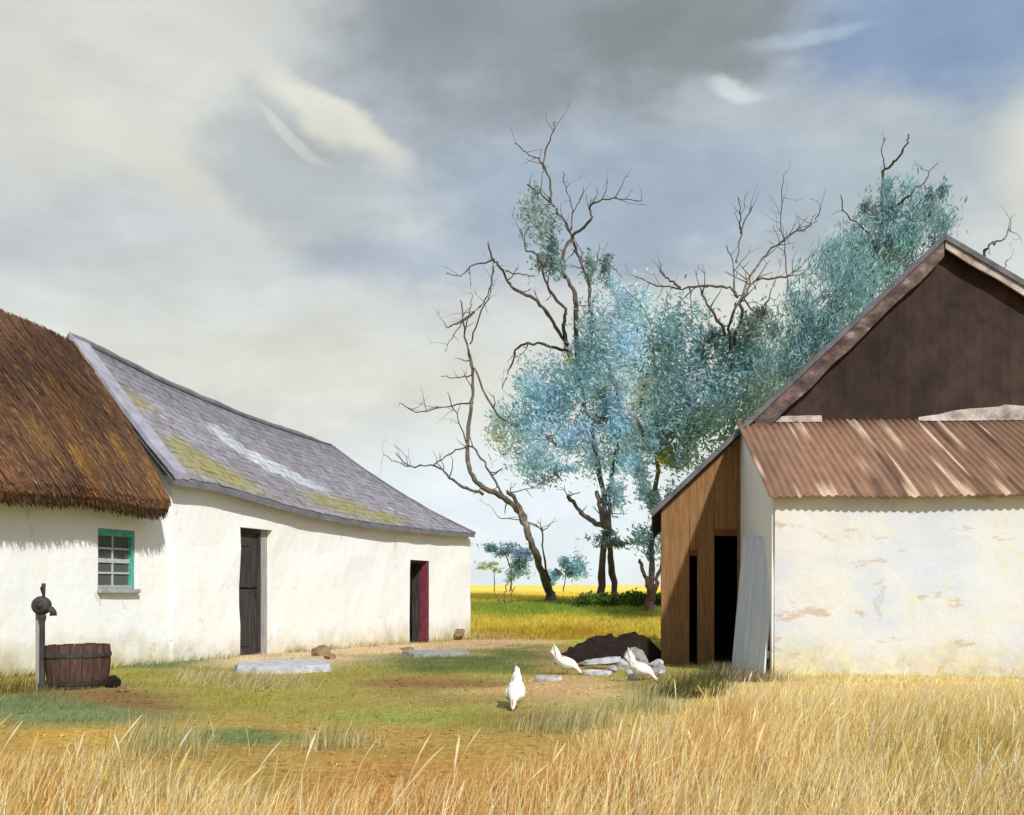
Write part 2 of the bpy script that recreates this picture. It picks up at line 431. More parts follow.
X, Y = np.meshgrid(xs, ys); Z = ground_np(X, Y)
nv = X.size; ncx = len(xs); idx = np.arange(nv).reshape(X.shape)
quads = np.stack([idx[:-1, :-1], idx[:-1, 1:], idx[1:, 1:], idx[1:, :-1]], -1).reshape(-1, 4)
M['ground'] = attr_mat('ground_soil_turf', .95, 0, 16, .9, .03, var=.5)
g = mesh_obj('ground', np.stack([X, Y, Z], -1).reshape(-1, 3), quads, M['ground'], cols=gcol(X, Y).reshape(-1, 3), smooth=True)
tag(g, kind='structure')

# ------------------------------------------------------------------ left range: slate house and thatched cottage share one long axis
TH = math.atan2(4.05, 12.4)
AX = Vector((math.sin(TH), math.cos(TH), 0)); NX = Vector((math.cos(TH), -math.sin(TH), 0))
P0 = Vector((-5.22, 15.5, 0))
def hs(s, off, z):                     # along the range, outwards from the front wall, up
    return P0+AX*s+NX*off+Vector((0, 0, z))
def hit(px, py, off=0.0):              # (s, z) of a pixel on the plane parallel to the front wall
    k = (px-CX)/F; q = P0+NX*off
    s = (k*q.y-q.x)/(AX.x-k*AX.y); d = q.y+AX.y*s
    return s, EYE+(HY-py)/F*d

def wall_sheet(mb, fr, s0, s1, z0, ztop, openings, thick, step=.3, wob=.02, seed=0, sides=True):
    """a wall with real openings and reveals; fr(s, off, z); ztop(s)"""
    sc = sorted(set([s0, s1]+[v for o in openings for v in o[:2]]))
    S = []
    for a, b in zip(sc[:-1], sc[1:]):
        n = max(1, int((b-a)/step)); S += [a+(b-a)*i/n for i in range(n)]
    S.append(s1)
    zm = min(ztop(s) for s in S)
    zc = sorted(set([z0, zm]+[v for o in openings for v in o[2:]]))
    Zs = []
    for a, b in zip(zc[:-1], zc[1:]):
        n = max(1, int((b-a)/step)); Zs += [a+(b-a)*i/n for i in range(n)]
    Zs.append(zm)
    solid = lambda i, j: not any(o[0]-1e-6 <= (S[i]+S[i+1])/2 <= o[1]+1e-6 and o[2]-1e-6 <= (Zs[j]+Zs[j+1])/2 <= o[3]+1e-6 for o in openings)
    nz = len(Zs)
    def zz(i, j): return ztop(S[i]) if j == nz-1 else Zs[j]
    def pf(i, j):
        z = zz(i, j); wv = (float(fbm(S[i]*1.1+9, z*1.1, seed+50))-.5)*2*wob
        return fr(S[i], wv, z)
    vs = []; ix = {}
    def vid(i, j, side):
        if (i, j, side) not in ix:
            ix[(i, j, side)] = len(vs); vs.append(pf(i, j) if side == 0 else fr(S[i], -thick, zz(i, j)))
        return ix[(i, j, side)]
    fs = []
    ni = len(S)-1; nj = nz-1
    for i in range(ni):
        for j in range(nj):
            if not solid(i, j): continue
            fs.append((vid(i, j, 0), vid(i+1, j, 0), vid(i+1, j+1, 0), vid(i, j+1, 0)))
            fs.append((vid(i, j+1, 1), vid(i+1, j+1, 1), vid(i+1, j, 1), vid(i, j, 1)))
            for (di, dj, a, b) in ((-1, 0, (0, 0), (0, 1)), (1, 0, (1, 1), (1, 0)), (0, -1, (1, 0), (0, 0)), (0, 1, (0, 1), (1, 1))):
                ii, jj = i+di, j+dj
                if 0 <= ii < ni and 0 <= jj < nj and solid(ii, jj): continue
                p, q = (i+a[0], j+a[1]), (i+b[0], j+b[1])
                fs.append((vid(*p, 0), vid(*q, 0), vid(*q, 1), vid(*p, 1)))
    mb.add(vs, fs)

HW = 1.78                       # half width of the range
SE = 13.1                      # far end of the slate house
# ---- slate house
house = empty('slate_house', hs(6.5, -HW, gz(*hs(6.5, -HW, 0).xy)), 'long whitewashed farmhouse with sagging grey slate roof and two doors', 'house')
d1a, _ = hit(240, 600); d1b, _ = hit(272, 600); _, d1t = hit(250, 528); _, d1bz = hit(255, 656)
d2a, _ = hit(410, 600); d2b, _ = hit(428.5, 600); _, d2t = hit(415, 560); _, d2bz = hit(418, 648)
WT = EYE+1.44
EO = .20                        # eaves overhang
E_PTS = [hit(*p, EO) for p in ((174, 478), (212, 484), (253, 496), (314, 513), (372, 524), (450, 532), (467, 533))]
R_PTS = [hit(*p, -HW) for p in ((84, 343), (160, 382), (240, 416), (330, 446))]
s_hip = R_PTS[-1][0]; s_end = SE-.22; s_beg = hit(176, 480, EO)[0]
ES = [p[0] for p in E_PTS]; EZ = [p[1] for p in E_PTS]; RS = [p[0] for p in R_PTS]; RZ = [p[1] for p in R_PTS]
eave_z = lambda s: float(np.interp(s, ES, EZ))
ridge_z = lambda s: float(np.interp(s, RS, RZ))+(min(0, s_hip-s)*.06 if s > s_hip else 0)
mb = MB()
wtop = lambda s: eave_z(s)+(ridge_z(s)-eave_z(s))*EO/(HW+EO)-.15 if s < 10 else eave_z(s)+.02
wall_sheet(mb, hs, -.05, SE, -.9, wtop, [(d1a, d1b, d1bz-.12, d1t), (d2a, d2b, d2bz-.10, d2t)], .42, wob=.035, seed=1)
# back wall and far end wall
mb.hexa([hs(0, -2*HW, -.9), hs(SE, -2*HW, -.9), hs(SE, -2*HW+.4, -.9), hs(0, -2*HW+.4, -.9),
         hs(0, -2*HW, WT), hs(SE, -2*HW, WT), hs(SE, -2*HW+.4, WT), hs(0, -2*HW+.4, WT)])
mb.hexa([hs(SE-.4, -2*HW+.4, -.9), hs(SE-.003, -2*HW+.4, -.9), hs(SE-.003, -.42, -.9), hs(SE-.4, -.42, -.9),
         hs(SE-.4, -2*HW+.4, WT), hs(SE-.003, -2*HW+.4, WT), hs(SE-.003, -.42, WT), hs(SE-.4, -.42, WT)])
mb.build('wall', M['white'], house)

def roof_pt(s, h, lift=0.0, side=1):
    """h: 0 at the eaves, 1 at the ridge"""
    off = EO+(-HW-EO)*h
    if side < 0: off = -2*HW-off
    ez = eave_z(s); rz = ridge_z(s)
    z = ez+(rz-ez)*h - .05*math.sin(math.pi*h) + .015*(float(vnoise(s*1.2, h*3, 60))-.5)
    return hs(s, off, z+lift)
def s_lim(h): return s_end-(s_end-s_hip)*h
# bed of the roof: front, back and hip as one thick skin
mb = MB(); nS, nH = 40, 10
for side in (1, -1):
    vs = []; fs = []
    for lift in (0, -.10):
        for i in range(nS+1):
            for j in range(nH+1):
                h = j/nH; s = s_beg+(s_lim(h)-s_beg)*i/nS
                vs.append(roof_pt(s, h, lift, side))
    idn = lambda l, i, j: l*(nS+1)*(nH+1)+i*(nH+1)+j
    for i in range(nS):
        for j in range(nH):
            fs.append((idn(0, i, j), idn(0, i+1, j), idn(0, i+1, j+1), idn(0, i, j+1)))
            fs.append((idn(1, i, j+1), idn(1, i+1, j+1), idn(1, i+1, j), idn(1, i, j)))
    for i in range(nS): fs.append((idn(0, i, 0), idn(1, i, 0), idn(1, i+1, 0), idn(0, i+1, 0)))
    for j in range(nH): fs.append((idn(0, 0, j), idn(0, 0, j+1), idn(1, 0, j+1), idn(1, 0, j)))
    mb.add(vs, fs)
vs = [roof_pt(s_lim(j/nH), j/nH, 0, 1) for j in range(nH+1)]+[roof_pt(s_lim(j/nH), j/nH, 0, -1) for j in range(nH+1)]
mb.add(vs, [(j, j+nH+1, j+nH+2, j+1) for j in range(nH)])
roof = mb.build('roof', M['slate_bed'], house, smooth=False)
# slates: lapped courses, each slate a slightly tilted leaf with its own tone
SV = []; SF = []; SC = []
def lobe(s, h, s0, h0, rs, rh): return math.exp(-(((s-s0)/rs)**2+((h-h0)/rh)**2))
NR = 19
for side in (1, -1):
  for r in range(NR):
    h0 = r/NR; h1 = min(1.0, (r+1.55)/NR); s = s_beg-.02-random.random()*.12
    while s < s_lim(h0)-.02:
        wd = random.uniform(.17, .27); e = min(s+wd-.006, s_lim(h0))
        a0 = max(s, s_beg-.04); hx0 = h0+random.uniform(-.006, .006)
        if e-a0 > .03 and random.random() > .006:
            l0 = .028+random.uniform(0, .012); l1 = .008
            e1 = min(e, s_lim(h1)+.02); a1 = min(a0, e1-.01)
            q = [roof_pt(a0, hx0, l0, side), roof_pt(e, hx0+random.uniform(-.004, .004), l0+random.uniform(-.006, .006), side), roof_pt(e1, h1, l1, side), roof_pt(a1, h1, l1, side)]
            lo = [p-Vector((0, 0, .014)) for p in q[:2]]
            o = len(SV); SV += q+lo; SF += [(o, o+1, o+2, o+3), (o+4, o+5, o+1, o)]
            sm, hm = (a0+e)/2, h0+.02
            v = random.uniform(.82, 1.15)*(.85+.3*float(fbm(sm*.7, hm*4, 71)))
            c = np.array(lin(144, 141, 152, .85))*v
            c = c*(1-.25*max(0, hm-.6)/.4)
            li = (fbm(sm*1.3, hm*5, 81)-.5)*1.3
            sm_ = sm; ly = lobe(sm, hm, .7, .25, .55, .14)+lobe(sm, hm, 1.5, .13, .9, .10)+lobe(sm, hm, .3, .62, .35, .08)+lobe(sm, hm, 5.6, .16, 1.3, .10)+lobe(sm, hm, 7.6, .10, 1.0, .05)
            if side < 0: ly = .3*float(vnoise(sm, hm*3, 77))
            ly = min(.7, max(0, ly*.85+li*ly*1.4))
            c = c*(1-ly)+np.array(lin(160, 152, 66, .8))*ly
            lw = 1.3*lobe(sm, hm, 2.9, .62, .6, .10)+1.3*lobe(sm, hm, 3.9, .45, .9, .11)+.8*lobe(sm, hm, 5.3, .36, 1.0, .08)+.6*lobe(sm, hm, 1.0, .70, .22, .05)+.6*lobe(sm, hm, .9, .55, .2, .06)+.6*lobe(sm, hm, 8.6, .2, 1.2, .06)
            lw = 0 if side < 0 else float(sstep(.30, .62, lw*(.15+1.3*float(fbm(sm*1.9, hm*13, 87)))+random.uniform(-.10, .10)))
            c = c*(1-.85*lw)+np.array(lin(205, 212, 222, .85))*random.uniform(.75, 1.05)*.85*lw
            SC += [c]*6
        s += wd
mesh_obj('slates', np.array([tuple(v) for v in SV]), np.array(SF), M['slate'], roof, cols=np.array(SC))
# ridge of rough mortar over the slates
mb = MB(); RP = []
for i in range(31):
    s = s_beg+(s_hip-s_beg)*i/30; RP.append(roof_pt(s, 1, .015+.015*random.random(), 1))
mb.tube(RP, [(.06+.015*random.random())*min(1, .45+(30-i)*.12) for i, _ in enumerate(RP)], 8)
HP = [roof_pt(s_lim(1-i/14), 1-i/14, .015+.012*random.random(), 1) for i in range(15)]
mb.tube(HP, [.035+.012*random.random() for _ in HP], 8)
mb.build('ridge_mortar', M['slate_bed'], roof, smooth=True)
# added strip on the verge beside the thatch, coloured as the gable's shade
mb = MB(); cp = []
for i in range(26):
    h = i/25; wv = .03*float(fbm(h*6, 2, 66)); s1_ = s_beg+.30+.10*float(fbm(h*5, 7, 68))
    cp.append([roof_pt(s_beg-.03, h, .0), roof_pt(s1_, h, .0), roof_pt(s1_-.03, h, .075+wv), roof_pt(s_beg-.03, h, .10+wv)])
vs = [p for q in cp for p in q]; fs = [(i*4+k, i*4+(k+1) % 4, i*4+4+(k+1) % 4, i*4+4+k) for i in range(25) for k in range(4)]+[(3, 2, 1, 0), (100, 101, 102, 103)]
mb.add(vs, fs); mb.build('gable_shade_strip', M['verge_shade'], roof, smooth=False)
# gable wall that stands above the thatch
mb = MB()
fr_ = [hs(-.07, 0-.02, .3), hs(-.07, -.02, eave_z(0)-.12), hs(-.07, -HW, ridge_z(0)-.10), hs(-.07, -2*HW+.02, eave_z(0)-.12), hs(-.07, -2*HW+.02, .3)]
mb.prism(fr_, [p+AX*.36 for p in fr_]); mb.build('gable_wall', M['white'], house)

def plank_door(fr, name, parent, s0, s1, off, z0, z1, mat, n=5, split=None, handle=True):
    root = None
    spans = [(z0, z1)] if not split else [(z0, split-.012), (split+.012, z1)]
    door = None
    for (a, b) in spans:
        mb = MB(); wd = (s1-s0)/n
        for i in range(n):
            mb.box(fr, s0+i*wd+.004, s0+(i+1)*wd-.004, off-.035-random.random()*.004, off+random.random()*.005, a+.01*random.random(), b)
        for zz in (a+.12, b-.14):
            mb.box(fr, s0+.02, s1-.02, off-.06, off-.037, zz-.05, zz+.05)
        if door is None: door = mb.build(name, mat, parent, bevel=.003)
        else: mb.build('door_leaf', mat, door, bevel=.003)
    if handle:
        mb = MB(); zc = (z0+z1)/2+.04
        mb.tube([fr(s1-.10, off+.0, zc-.06), fr(s1-.10, off+.05, zc-.05), fr(s1-.10, off+.05, zc+.05), fr(s1-.10, off+.0, zc+.06)], .01, 6)
        mb.build('handle', M['iron'], door)
        for zz in (z0+.22, z1-.22):
            mb = MB(); mb.box(fr, s0+.0, s0+.4, off+.006, off+.016, zz-.022, zz+.022); mb.build('hinge', M['iron'], door)
    return door
def door_frame(fr, parent, s0, s1, off, z0, z1, mat, wd=.07):
    mb = MB()
    mb.box(fr, s0+.002, s0+wd, off-.09, off+.03, z0, z1-.002); mb.box(fr, s1-wd, s1-.002, off-.09, off+.03, z0, z1-.002)
    mb.box(fr, s0+wd, s1-wd, off-.09, off+.03, z1-wd, z1-.004)
    return mb.build('door_frame', mat, parent, bevel=.004)
dd = plank_door(hs, 'door', house, d1a+.07, d1b-.30, -.12, d1bz-.02, d1t-.07, M['dark_wood'], 5, split=d1bz+(d1t-d1bz)*.53)
door_frame(hs, dd, d1a, d1b-.22, -.12, d1bz-.1, d1t, M['dark_wood'])
mb = MB(); mb.box(hs, d1b-.22, d1b-.003, -.36, -.10, d1bz-.1, d1t-.003); mb.build('door_jamb', M['grey_wood'], house)
# second door: leaf swung open against the far reveal, dark room behind
mb = MB()
for i in range(4):
    mb.box(hs, d2b-.075, d2b-.035, -.20+i*.052, -.152+i*.052, d2bz-.02, d2t-.03)
d2 = mb.build('door', M['maroon'], house, bevel=.003)
tag(d2, 'maroon door standing open')
mb = MB(); mb.box(hs, d2a+.003, d2a+.06, -.4, -.06, d2bz-.1, d2t-.003); mb.box(hs, d2b-.09, d2b-.003, -.41, -.205, d2bz-.1, d2t-.003); mb.box(hs, d2b-.03, d2b-.003, -.20, .012, d2bz-.1, d2t-.003)
mb.box(hs, d2a+.06, d2b-.09, -.4, -.06, d2t-.06, d2t-.004)
mb.build('door_frame', M['dark_wood'], d2)

# ---- thatched cottage
T0 = -9.0
cot = empty('thatched_cottage', hs(-4.5, -HW, 0), 'low whitewashed cottage under steep brown thatch with one small window', 'cottage')
wa, _ = hit(97, 560, -.06); wb, _ = hit(136, 560, -.06); _, wt = hit(100, 528, -.06); _, wbz = hit(115, 589, -.06)
frc = lambda s, o, z: hs(s, o-.06, z)
mb = MB()
TT = hit(60, 497)[1]+.04
wall_sheet(mb, frc, T0, -.003, -.6, lambda s: TT, [(wa, wb, wbz, wt)], .42, wob=.035, seed=4)
mb.hexa([hs(T0, -2*HW, -.6), hs(-.003, -2*HW, -.6), hs(-.003, -2*HW+.4, -.6), hs(T0, -2*HW+.4, -.6), hs(T0, -2*HW, TT), hs(-.003, -2*HW, TT), hs(-.003, -2*HW+.4, TT), hs(T0, -2*HW+.4, TT)])
gb = [hs(T0, -.48, -.6), hs(T0, -.48, TT), hs(T0, -HW, TT+2.45), hs(T0, -2*HW+.4, TT), hs(T0, -2*HW+.4, -.6)]
mb.prism(gb, [p+AX*.4 for p in gb])
mb.build('wall', M['white'], cot)
# thatch: thick skin with rolled eaves, straw laid down the slope
ev = [hit(*p, .34) for p in ((0, 496), (60, 504), (120, 509), (166, 514))]
rg = [hit(*p, -HW) for p in ((0, 309), (40, 325), (82, 346))]
tev = lambda s: float(np.interp(s, [p[0] for p in ev], [p[1] for p in ev]))+.03*math.sin(s*2.1)
trg = lambda s: float(np.interp(s, [p[0] for p in rg], [p[1] for p in rg]))
def th_prof(s):
    e = tev(s); r = trg(s)
    out = [(-.02, e+.16), (.12, e+.03), (.26, e-.01), (.34, e+.03), (.37, e+.12), (.34, e+.22)]
    for k in range(1, 12):
        t = k/11; out.append((.34+(-HW-.34)*t, e+.22+(r-e-.22)*t + .05*math.sin(math.pi*t)*(1 if t < 1 else 1)))
    out[-1] = (-HW, r)
    out.insert(-1, (-HW+.10, r-.06))
    return out
S_CUT = [(0, hit(168, 513, .34)[0]), (.25, hit(152, 485, -.12)[0]), (.5, -.27), (.75, -.16), (1, -.09)]
def cut(h): return float(np.interp(h, [c_[0] for c_ in S_CUT], [c_[1] for c_ in S_CUT]))
def sq(s, h): return s+(cut(h)*math.exp(min(0, s+.0)/1.2))       # squeeze only the last metre or so
TS = np.linspace(T0-.25, -.005, 70)
V = []; Fq = []; C = []
half = len(th_prof(0)); full = 2*half-1
GOLD = [(hit(*p, -.3)[0], h_) for p, h_ in (((92, 402), .55), ((155, 465), .22), ((110, 425), .42), ((98, 455), .27), ((30, 455), .25), ((60, 460), .22), ((140, 485), .1), ((120, 450), .3))]
def th_col(s, h):
    v = .75+.5*fbm(s*1.1, h*2.0, 91)
    c = np.array(lin(126, 94, 72, .72))*v
    d = sstep(.5, .75, fbm(s*.9+4, h*1.6, 95)); c = c*(1-.5*d)
    o = sstep(.55, .72, fbm(s*1.6+2, h*1.3, 97))*(1-h*.8); o = o*.5; c = c*(1-o)+np.array(lin(166, 112, 62, .75))*o
    gd = min(1, sum(math.exp(-(((s-a_)/.16)**2+((h-b_)/.08)**2)) for a_, b_ in GOLD))*float(sstep(.35, .6, fbm(s*5, h*5, 99))); c = c*(1-.6*gd)+np.array(lin(200, 150, 66, .8))*.6*gd
    return c
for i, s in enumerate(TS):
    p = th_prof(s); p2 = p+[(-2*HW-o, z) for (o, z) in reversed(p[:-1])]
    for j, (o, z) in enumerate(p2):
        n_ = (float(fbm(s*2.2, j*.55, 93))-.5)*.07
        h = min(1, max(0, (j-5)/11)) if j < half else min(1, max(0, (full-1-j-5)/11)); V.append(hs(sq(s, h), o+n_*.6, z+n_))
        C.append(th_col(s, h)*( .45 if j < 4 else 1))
for i in range(len(TS)-1):
    for j in range(full-1):
        a = i*full+j; Fq.append((a, a+full, a+full+1, a+1))
Fq = [tuple(q) for q in Fq]; Fq.append(tuple(range(full))); Fq.append(tuple((len(TS)-1)*full+j for j in range(full-1, -1, -1)))
# loose straw over the front slope and along the eaves
def th_pt(s, h, lift):
    p = th_prof(s); seg = p[5:]; f = h*(len(seg)-1); j = min(int(f), len(seg)-2); t = f-j
    return hs(sq(s, h), seg[j][0]*(1-t)+seg[j+1][0]*t, seg[j][1]*(1-t)+seg[j+1][1]*t)+(NX*.75+Vector((0, 0, .65)))*lift
for k in range(15000):
    s = random.uniform(-6.2, -.03); h = random.random()**1.15*.98; L = random.uniform(.05, .15)
    ds = random.gauss(0, .03)
    a = th_pt(s, h, random.uniform(.004, .03)); b = th_pt(min(-.02, s+ds), max(0, h-L), random.uniform(.012, .055))
    if h-L < .03: b = b+Vector((0, 0, -random.uniform(.02, .16)))+NX*.03
    wv = AX*random.uniform(.005, .013); o = len(V)
    V += [a-wv, a+wv, b+wv*.6, b-wv*.6]
    c = th_col(s, h)*random.uniform(.6, 1.3)
    if random.random() < .05*(1-h): c = np.array(lin(190, 136, 60, .75))*random.uniform(.7, 1.1)
    C += [c]*4; Fq.append((o, o+1, o+2, o+3))
for k in range(2600):   # ragged cut end hanging under the eaves
    s = random.uniform(-6.2, -.03); p = th_prof(s)
    o_ = random.uniform(.14, .36); a = hs(sq(s, 0), o_, tev(s)+random.uniform(.03, .1)); b = a+Vector((0, 0, -random.uniform(.05, .13)))+NX*.02+AX*random.gauss(0, .03)
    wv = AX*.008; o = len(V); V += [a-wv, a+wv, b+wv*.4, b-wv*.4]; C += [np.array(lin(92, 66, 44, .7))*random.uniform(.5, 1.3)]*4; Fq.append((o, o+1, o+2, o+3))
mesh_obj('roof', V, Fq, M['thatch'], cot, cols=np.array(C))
# window: frame, glazing bars, pane, sill
wn_ = MB(); o0, o1 = -.20, -.08
wn_.box(hs, wa+.003, wa+.05, o0, o1, wbz+.003, wt-.003); wn_.box(hs, wa+.05, wb-.06, o0, o1, wbz+.003, wbz+.055)
win = wn_.build('window', M['grey_paint'], cot, bevel=.004)
mb = MB(); mb.box(hs, wb-.06, wb-.003, -.36, -.09, wbz+.003, wt-.003); mb.box(hs, wa+.05, wb-.06, -.2, -.085, wt-.10, wt-.003)
mb.build('frame', M['teal_paint'], win, bevel=.004)
mb = MB(); a, b, z0, z1 = wa+.05, wb-.06, wbz+.055, wt-.10
for k in range(1, 2): mb.box(hs, a+(b-a)*k/2-.013, a+(b-a)*k/2+.013, -.165, -.13, z0, z1)
for k in range(1, 4):
    t = .03 if k == 2 else .014
    mb.box(hs, a, b, -.162, -.127, z0+(z1-z0)*k/4-t, z0+(z1-z0)*k/4+t)
mb.build('glazing_bars', M['pale_paint'], win)
mb = MB(); mb.box(hs, a, b, -.152, -.146, z0, z1); mb.build('pane', M['glass'], win)
mb = MB(); mb.box(hs, wa-.01, wb+.01, -.10, .018, wbz-.06, wbz+.001); mb.build('sill', M['grey_paint'], win, bevel=.01)

# ------------------------------------------------------------------ barn on the right
PH = math.radians(3)
UX = Vector((math.cos(PH), -math.sin(PH), 0)); VX = Vector((math.sin(PH), math.cos(PH), 0))
LD = 2.32
FB = Vector((3.31, 12.6, 0)); B0 = FB+VX*LD
def bw(k, d, z): return B0+UX*k+VX*d+Vector((0, 0, z))
def bhit(px, py, d=0.0):
    kx = (px-CX)/F; q = B0+VX*d
    k = (kx*q.y-q.x)/(UX.x-kx*UX.y); dep = q.y+UX.y*k
    return k, EYE+(HY-py)/F*dep
KL, ZL = bhit(661, 502); KA, ZA = bhit(940, 240); KR = KA+6.0
slopeL = (ZA-ZL)/(KA-KL); kr_, zr_ = bhit(1022, 288); slopeR = (ZA-zr_)/(kr_-KA)
ZR = ZA-slopeR*(KR-KA)
rake = lambda k: ZA-slopeL*(KA-k) if k < KA else ZA-slopeR*(k-KA)
ZLT = bhit(743, 427)[1]                 # lean-to roof meets the gable here
ZLE = bhit(775, 503, -LD-.12)[1]        # lean-to eaves
barn = empty('barn', bw(3, 2, 0), 'big dark boarded barn gable with brown plank side and rusty lean-to', 'barn')
DB = 6.5
def bl(d):          # left side line of the barn, splayed a little as old walls are
    return KL+d*.098
# plank wall with slit and doorway
sl0 = bhit(689, 600)[0]; sl1 = bhit(697, 600)[0]; slt = bhit(692, 556)[1]
dr0 = bhit(714, 600)[0]; dr1 = bhit(737, 600)[0]; drt = bhit(722, 536)[1]
mb = MB()
def boards(mb, k0, k1, zb, ztop, wd, tone, d0=0.0, th=.035, gap=.003):
    n = max(1, round((k1-k0)/wd)); w_ = (k1-k0)/n
    for i in range(n):
        a = k0+i*w_+gap; b = k0+(i+1)*w_-gap; j = random.uniform(-1, 1)*gap*2.2+d0
        za, zb_ = ztop(a), ztop(b)
        c = tone(a)
        if zb is None: continue
        mb.hexa([bw(a, j-th, zb), bw(b, j-th, zb), bw(b, j, zb), bw(a, j, zb), bw(a, j-th, za), bw(b, j-th, zb_), bw(b, j, zb_), bw(a, j, za)], c)
tb = lambda k: tuple(np.array(lin(156, 116, 76, .66))*random.uniform(.93, 1.06)*(1.0-.08*((k-KL) > .9)))
tr = lambda k: tuple(np.array(lin(140, 78, 54, .62))*random.uniform(.8, 1.1))
topb = lambda k: rake(k)-.12
zb0 = -.5
boards(mb, KL, sl0, zb0, topb, .14, tb, gap=.0012); boards(mb, sl1, dr0, zb0, topb, .14, tb, gap=.0012); boards(mb, dr1, .12, zb0, topb, .16, tb, gap=.0012)
boards(mb, sl0, sl1, slt+.09, topb, .12, tb); boards(mb, sl0, sl1, slt, lambda k: slt+.088, .12, tr)
boards(mb, dr0, dr1, drt+.10, topb, .16, tb); boards(mb, dr0, dr1, drt, lambda k: drt+.098, .16, tr)
plk = mb.build('plank_wall', M['plank'], barn, cols=True)
tag(plk, 'ochre brown plank wall with two dark openings')
# dark boarded gable
mb = MB()
td = lambda k: tuple(np.array(lin(66, 50, 44, .66))*random.uniform(.90, 1.08)*(.7+.6*float(vnoise(k*.55, 3, 8))))
k = .125
boards(mb, .125, KR, -.5, topb, .125, td, gap=.0008)
mb.build('gable_wall', M['tarred'], barn, cols=True)
# side and back walls
mb = MB()
mb.hexa([bw(KL, .03, -.6), bw(KL+.2, .03, -.6), bw(bl(DB)+.2, DB, -.6), bw(bl(DB), DB, -.6),
         bw(KL, .03, ZL-.1), bw(KL+.2, .03, ZL-.1), bw(bl(DB)+.2, DB, ZL-.1), bw(bl(DB), DB, ZL-.1)], lin(120, 84, 54, .6))
mb.hexa([bw(KR-.2, .03, -.6), bw(KR, .03, -.6), bw(KR, DB, -.6), bw(KR-.2, DB, -.6), bw(KR-.2, .03, ZR-.1), bw(KR, .03, ZR-.1), bw(KR, DB, ZR-.1), bw(KR-.2, DB, ZR-.1)], lin(120, 84, 54, .6))
bk = [bw(bl(DB)+.2, DB, -.6), bw(KR-.2, DB, -.6), bw(KR-.2, DB, ZR-.1), bw(KA, DB, ZA-.14), bw(bl(DB)+.2, DB, ZL-.1)]
mb.prism(bk, [p-VX*.2 for p in bk], lin(120, 84, 54, .6))
mb.build('side_wall', M['plank'], barn, cols=True)
# main roof slabs
mb = MB(); rt = .09; ov = .22
KE = KL-.16; ZE = rake(KL)-slopeL*.16
def slab(p):   # top four points
    mb.hexa([q-Vector((0, 0, rt)) for q in p]+p)
slab([bw(KE, -ov, ZE), bw(KA-.002, -ov, ZA+.02), bw(KA-.002, DB+.2, ZA+.02), bw(bl(DB)-.16, DB+.2, ZE)])
slab([bw(KA+.002, -ov, ZA+.02), bw(KR+.2, -ov, ZR-slopeR*.2), bw(KR+.2, DB+.2, ZR-slopeR*.2), bw(KA+.002, DB+.2, ZA+.02)])
mroof = mb.build('roof', M['roof_edge'], barn)
# bargeboards: broad on the left rake down to the lean-to, pale chipped one on the right
def barge(k0, k1, w0, w1, drop, mat, d0, th=.04, n=16):
    mb = MB(); A = []; Bp = []
    for i in range(n+1):
        k = k0+(k1-k0)*i/n; z = rake(k)-drop
        ww = w0+(w1-w0)*i/n+.05*(float(vnoise(k*3.1, 2, 5))-.5)
        A.append((k, z)); Bp.append((k, z-ww))
    for i in range(n):
        q = [A[i], A[i+1], Bp[i+1], Bp[i]]
        mb.hexa([bw(q[3][0], d0, q[3][1]), bw(q[2][0], d0, q[2][1]), bw(q[2][0], d0+th, q[2][1]), bw(q[3][0], d0+th, q[3][1]),
                 bw(q[0][0], d0, q[0][1]), bw(q[1][0], d0, q[1][1]), bw(q[1][0], d0+th, q[1][1]), bw(q[0][0], d0+th, q[0][1])])
    return mb
barge(.15, KA-.01, .32, .24, .075, M['barge'], -ov+.03).build('bargeboard', M['barge'], mroof)
barge(KA+.01, KR, .12, .14, .075, M['barge'], -ov+.03).build('bargeboard', M['mortar'], mroof)
# lean-to: front wall, end wall, corrugated roof, flashing
KW = 8.3
frl = lambda s, o, z: bw(s, -LD-o, z)
mb = MB(); wall_sheet(mb, frl, 0, KW, -.5, lambda s: ZLE+.145, [], .32, step=.22, wob=.03, seed=9)
lw_ = mb.build('lean_to_wall', M['barn_white'], barn)
mb = MB()
en = [bw(-.03, -LD+.04, -.5), bw(-.03, -LD+.02, ZLE+.10), bw(-.03, -.04, ZLT+.03), bw(-.03, -.04, -.5)]
mb.prism(en, [p+UX*.30 for p in en])
mb.build('end_wall', M['white'], barn)
nK = int((KW+.3)/.0125); C = []; V = []; Fq = []; ND = 7
for i in range(nK+1):
    k = -.10+(KW+.3)*i/nK
    for j in range(ND):
        t = j/(ND-1); d = -LD-.17+(LD+.15)*t; z = ZLE+.03+(ZLT-ZLE)*t
        zc = .013*math.sin(k*2*math.pi/.1)+.02*(float(vnoise(k*.8, t*2, 7))-.5)+(.05*float(vnoise(k*1.6, 3, 8))*(j == 0)*-.5)
        V.append(bw(k, d, z+zc+.06))
        v = .75+.5*float(fbm(k*1.4, t*1.3, 15)); sheet = float(vnoise(math.floor(k/.8), 5, 3))
        c = np.array(lin(154, 118, 96, .62))*v*(.92+.16*sheet)
        dk = float(sstep(.62, .75, vnoise(k*7, t*1.2+sheet, 19))); c = c*(1-.45*dk)
        pl = .8*float(sstep(.80, .86, vnoise(k*11, t*2.6, 29))); c = c*(1-pl)+np.array(lin(222, 196, 172, .8))*pl
        C.append(c)
for i in range(nK):
    for j in range(ND-1):
        a = i*ND+j; Fq.append((a, a+ND, a+ND+1, a+1))
lr = mesh_obj('lean_to_roof', V, np.array(Fq), M['rust_iron'], barn, cols=np.array(C), smooth=True)
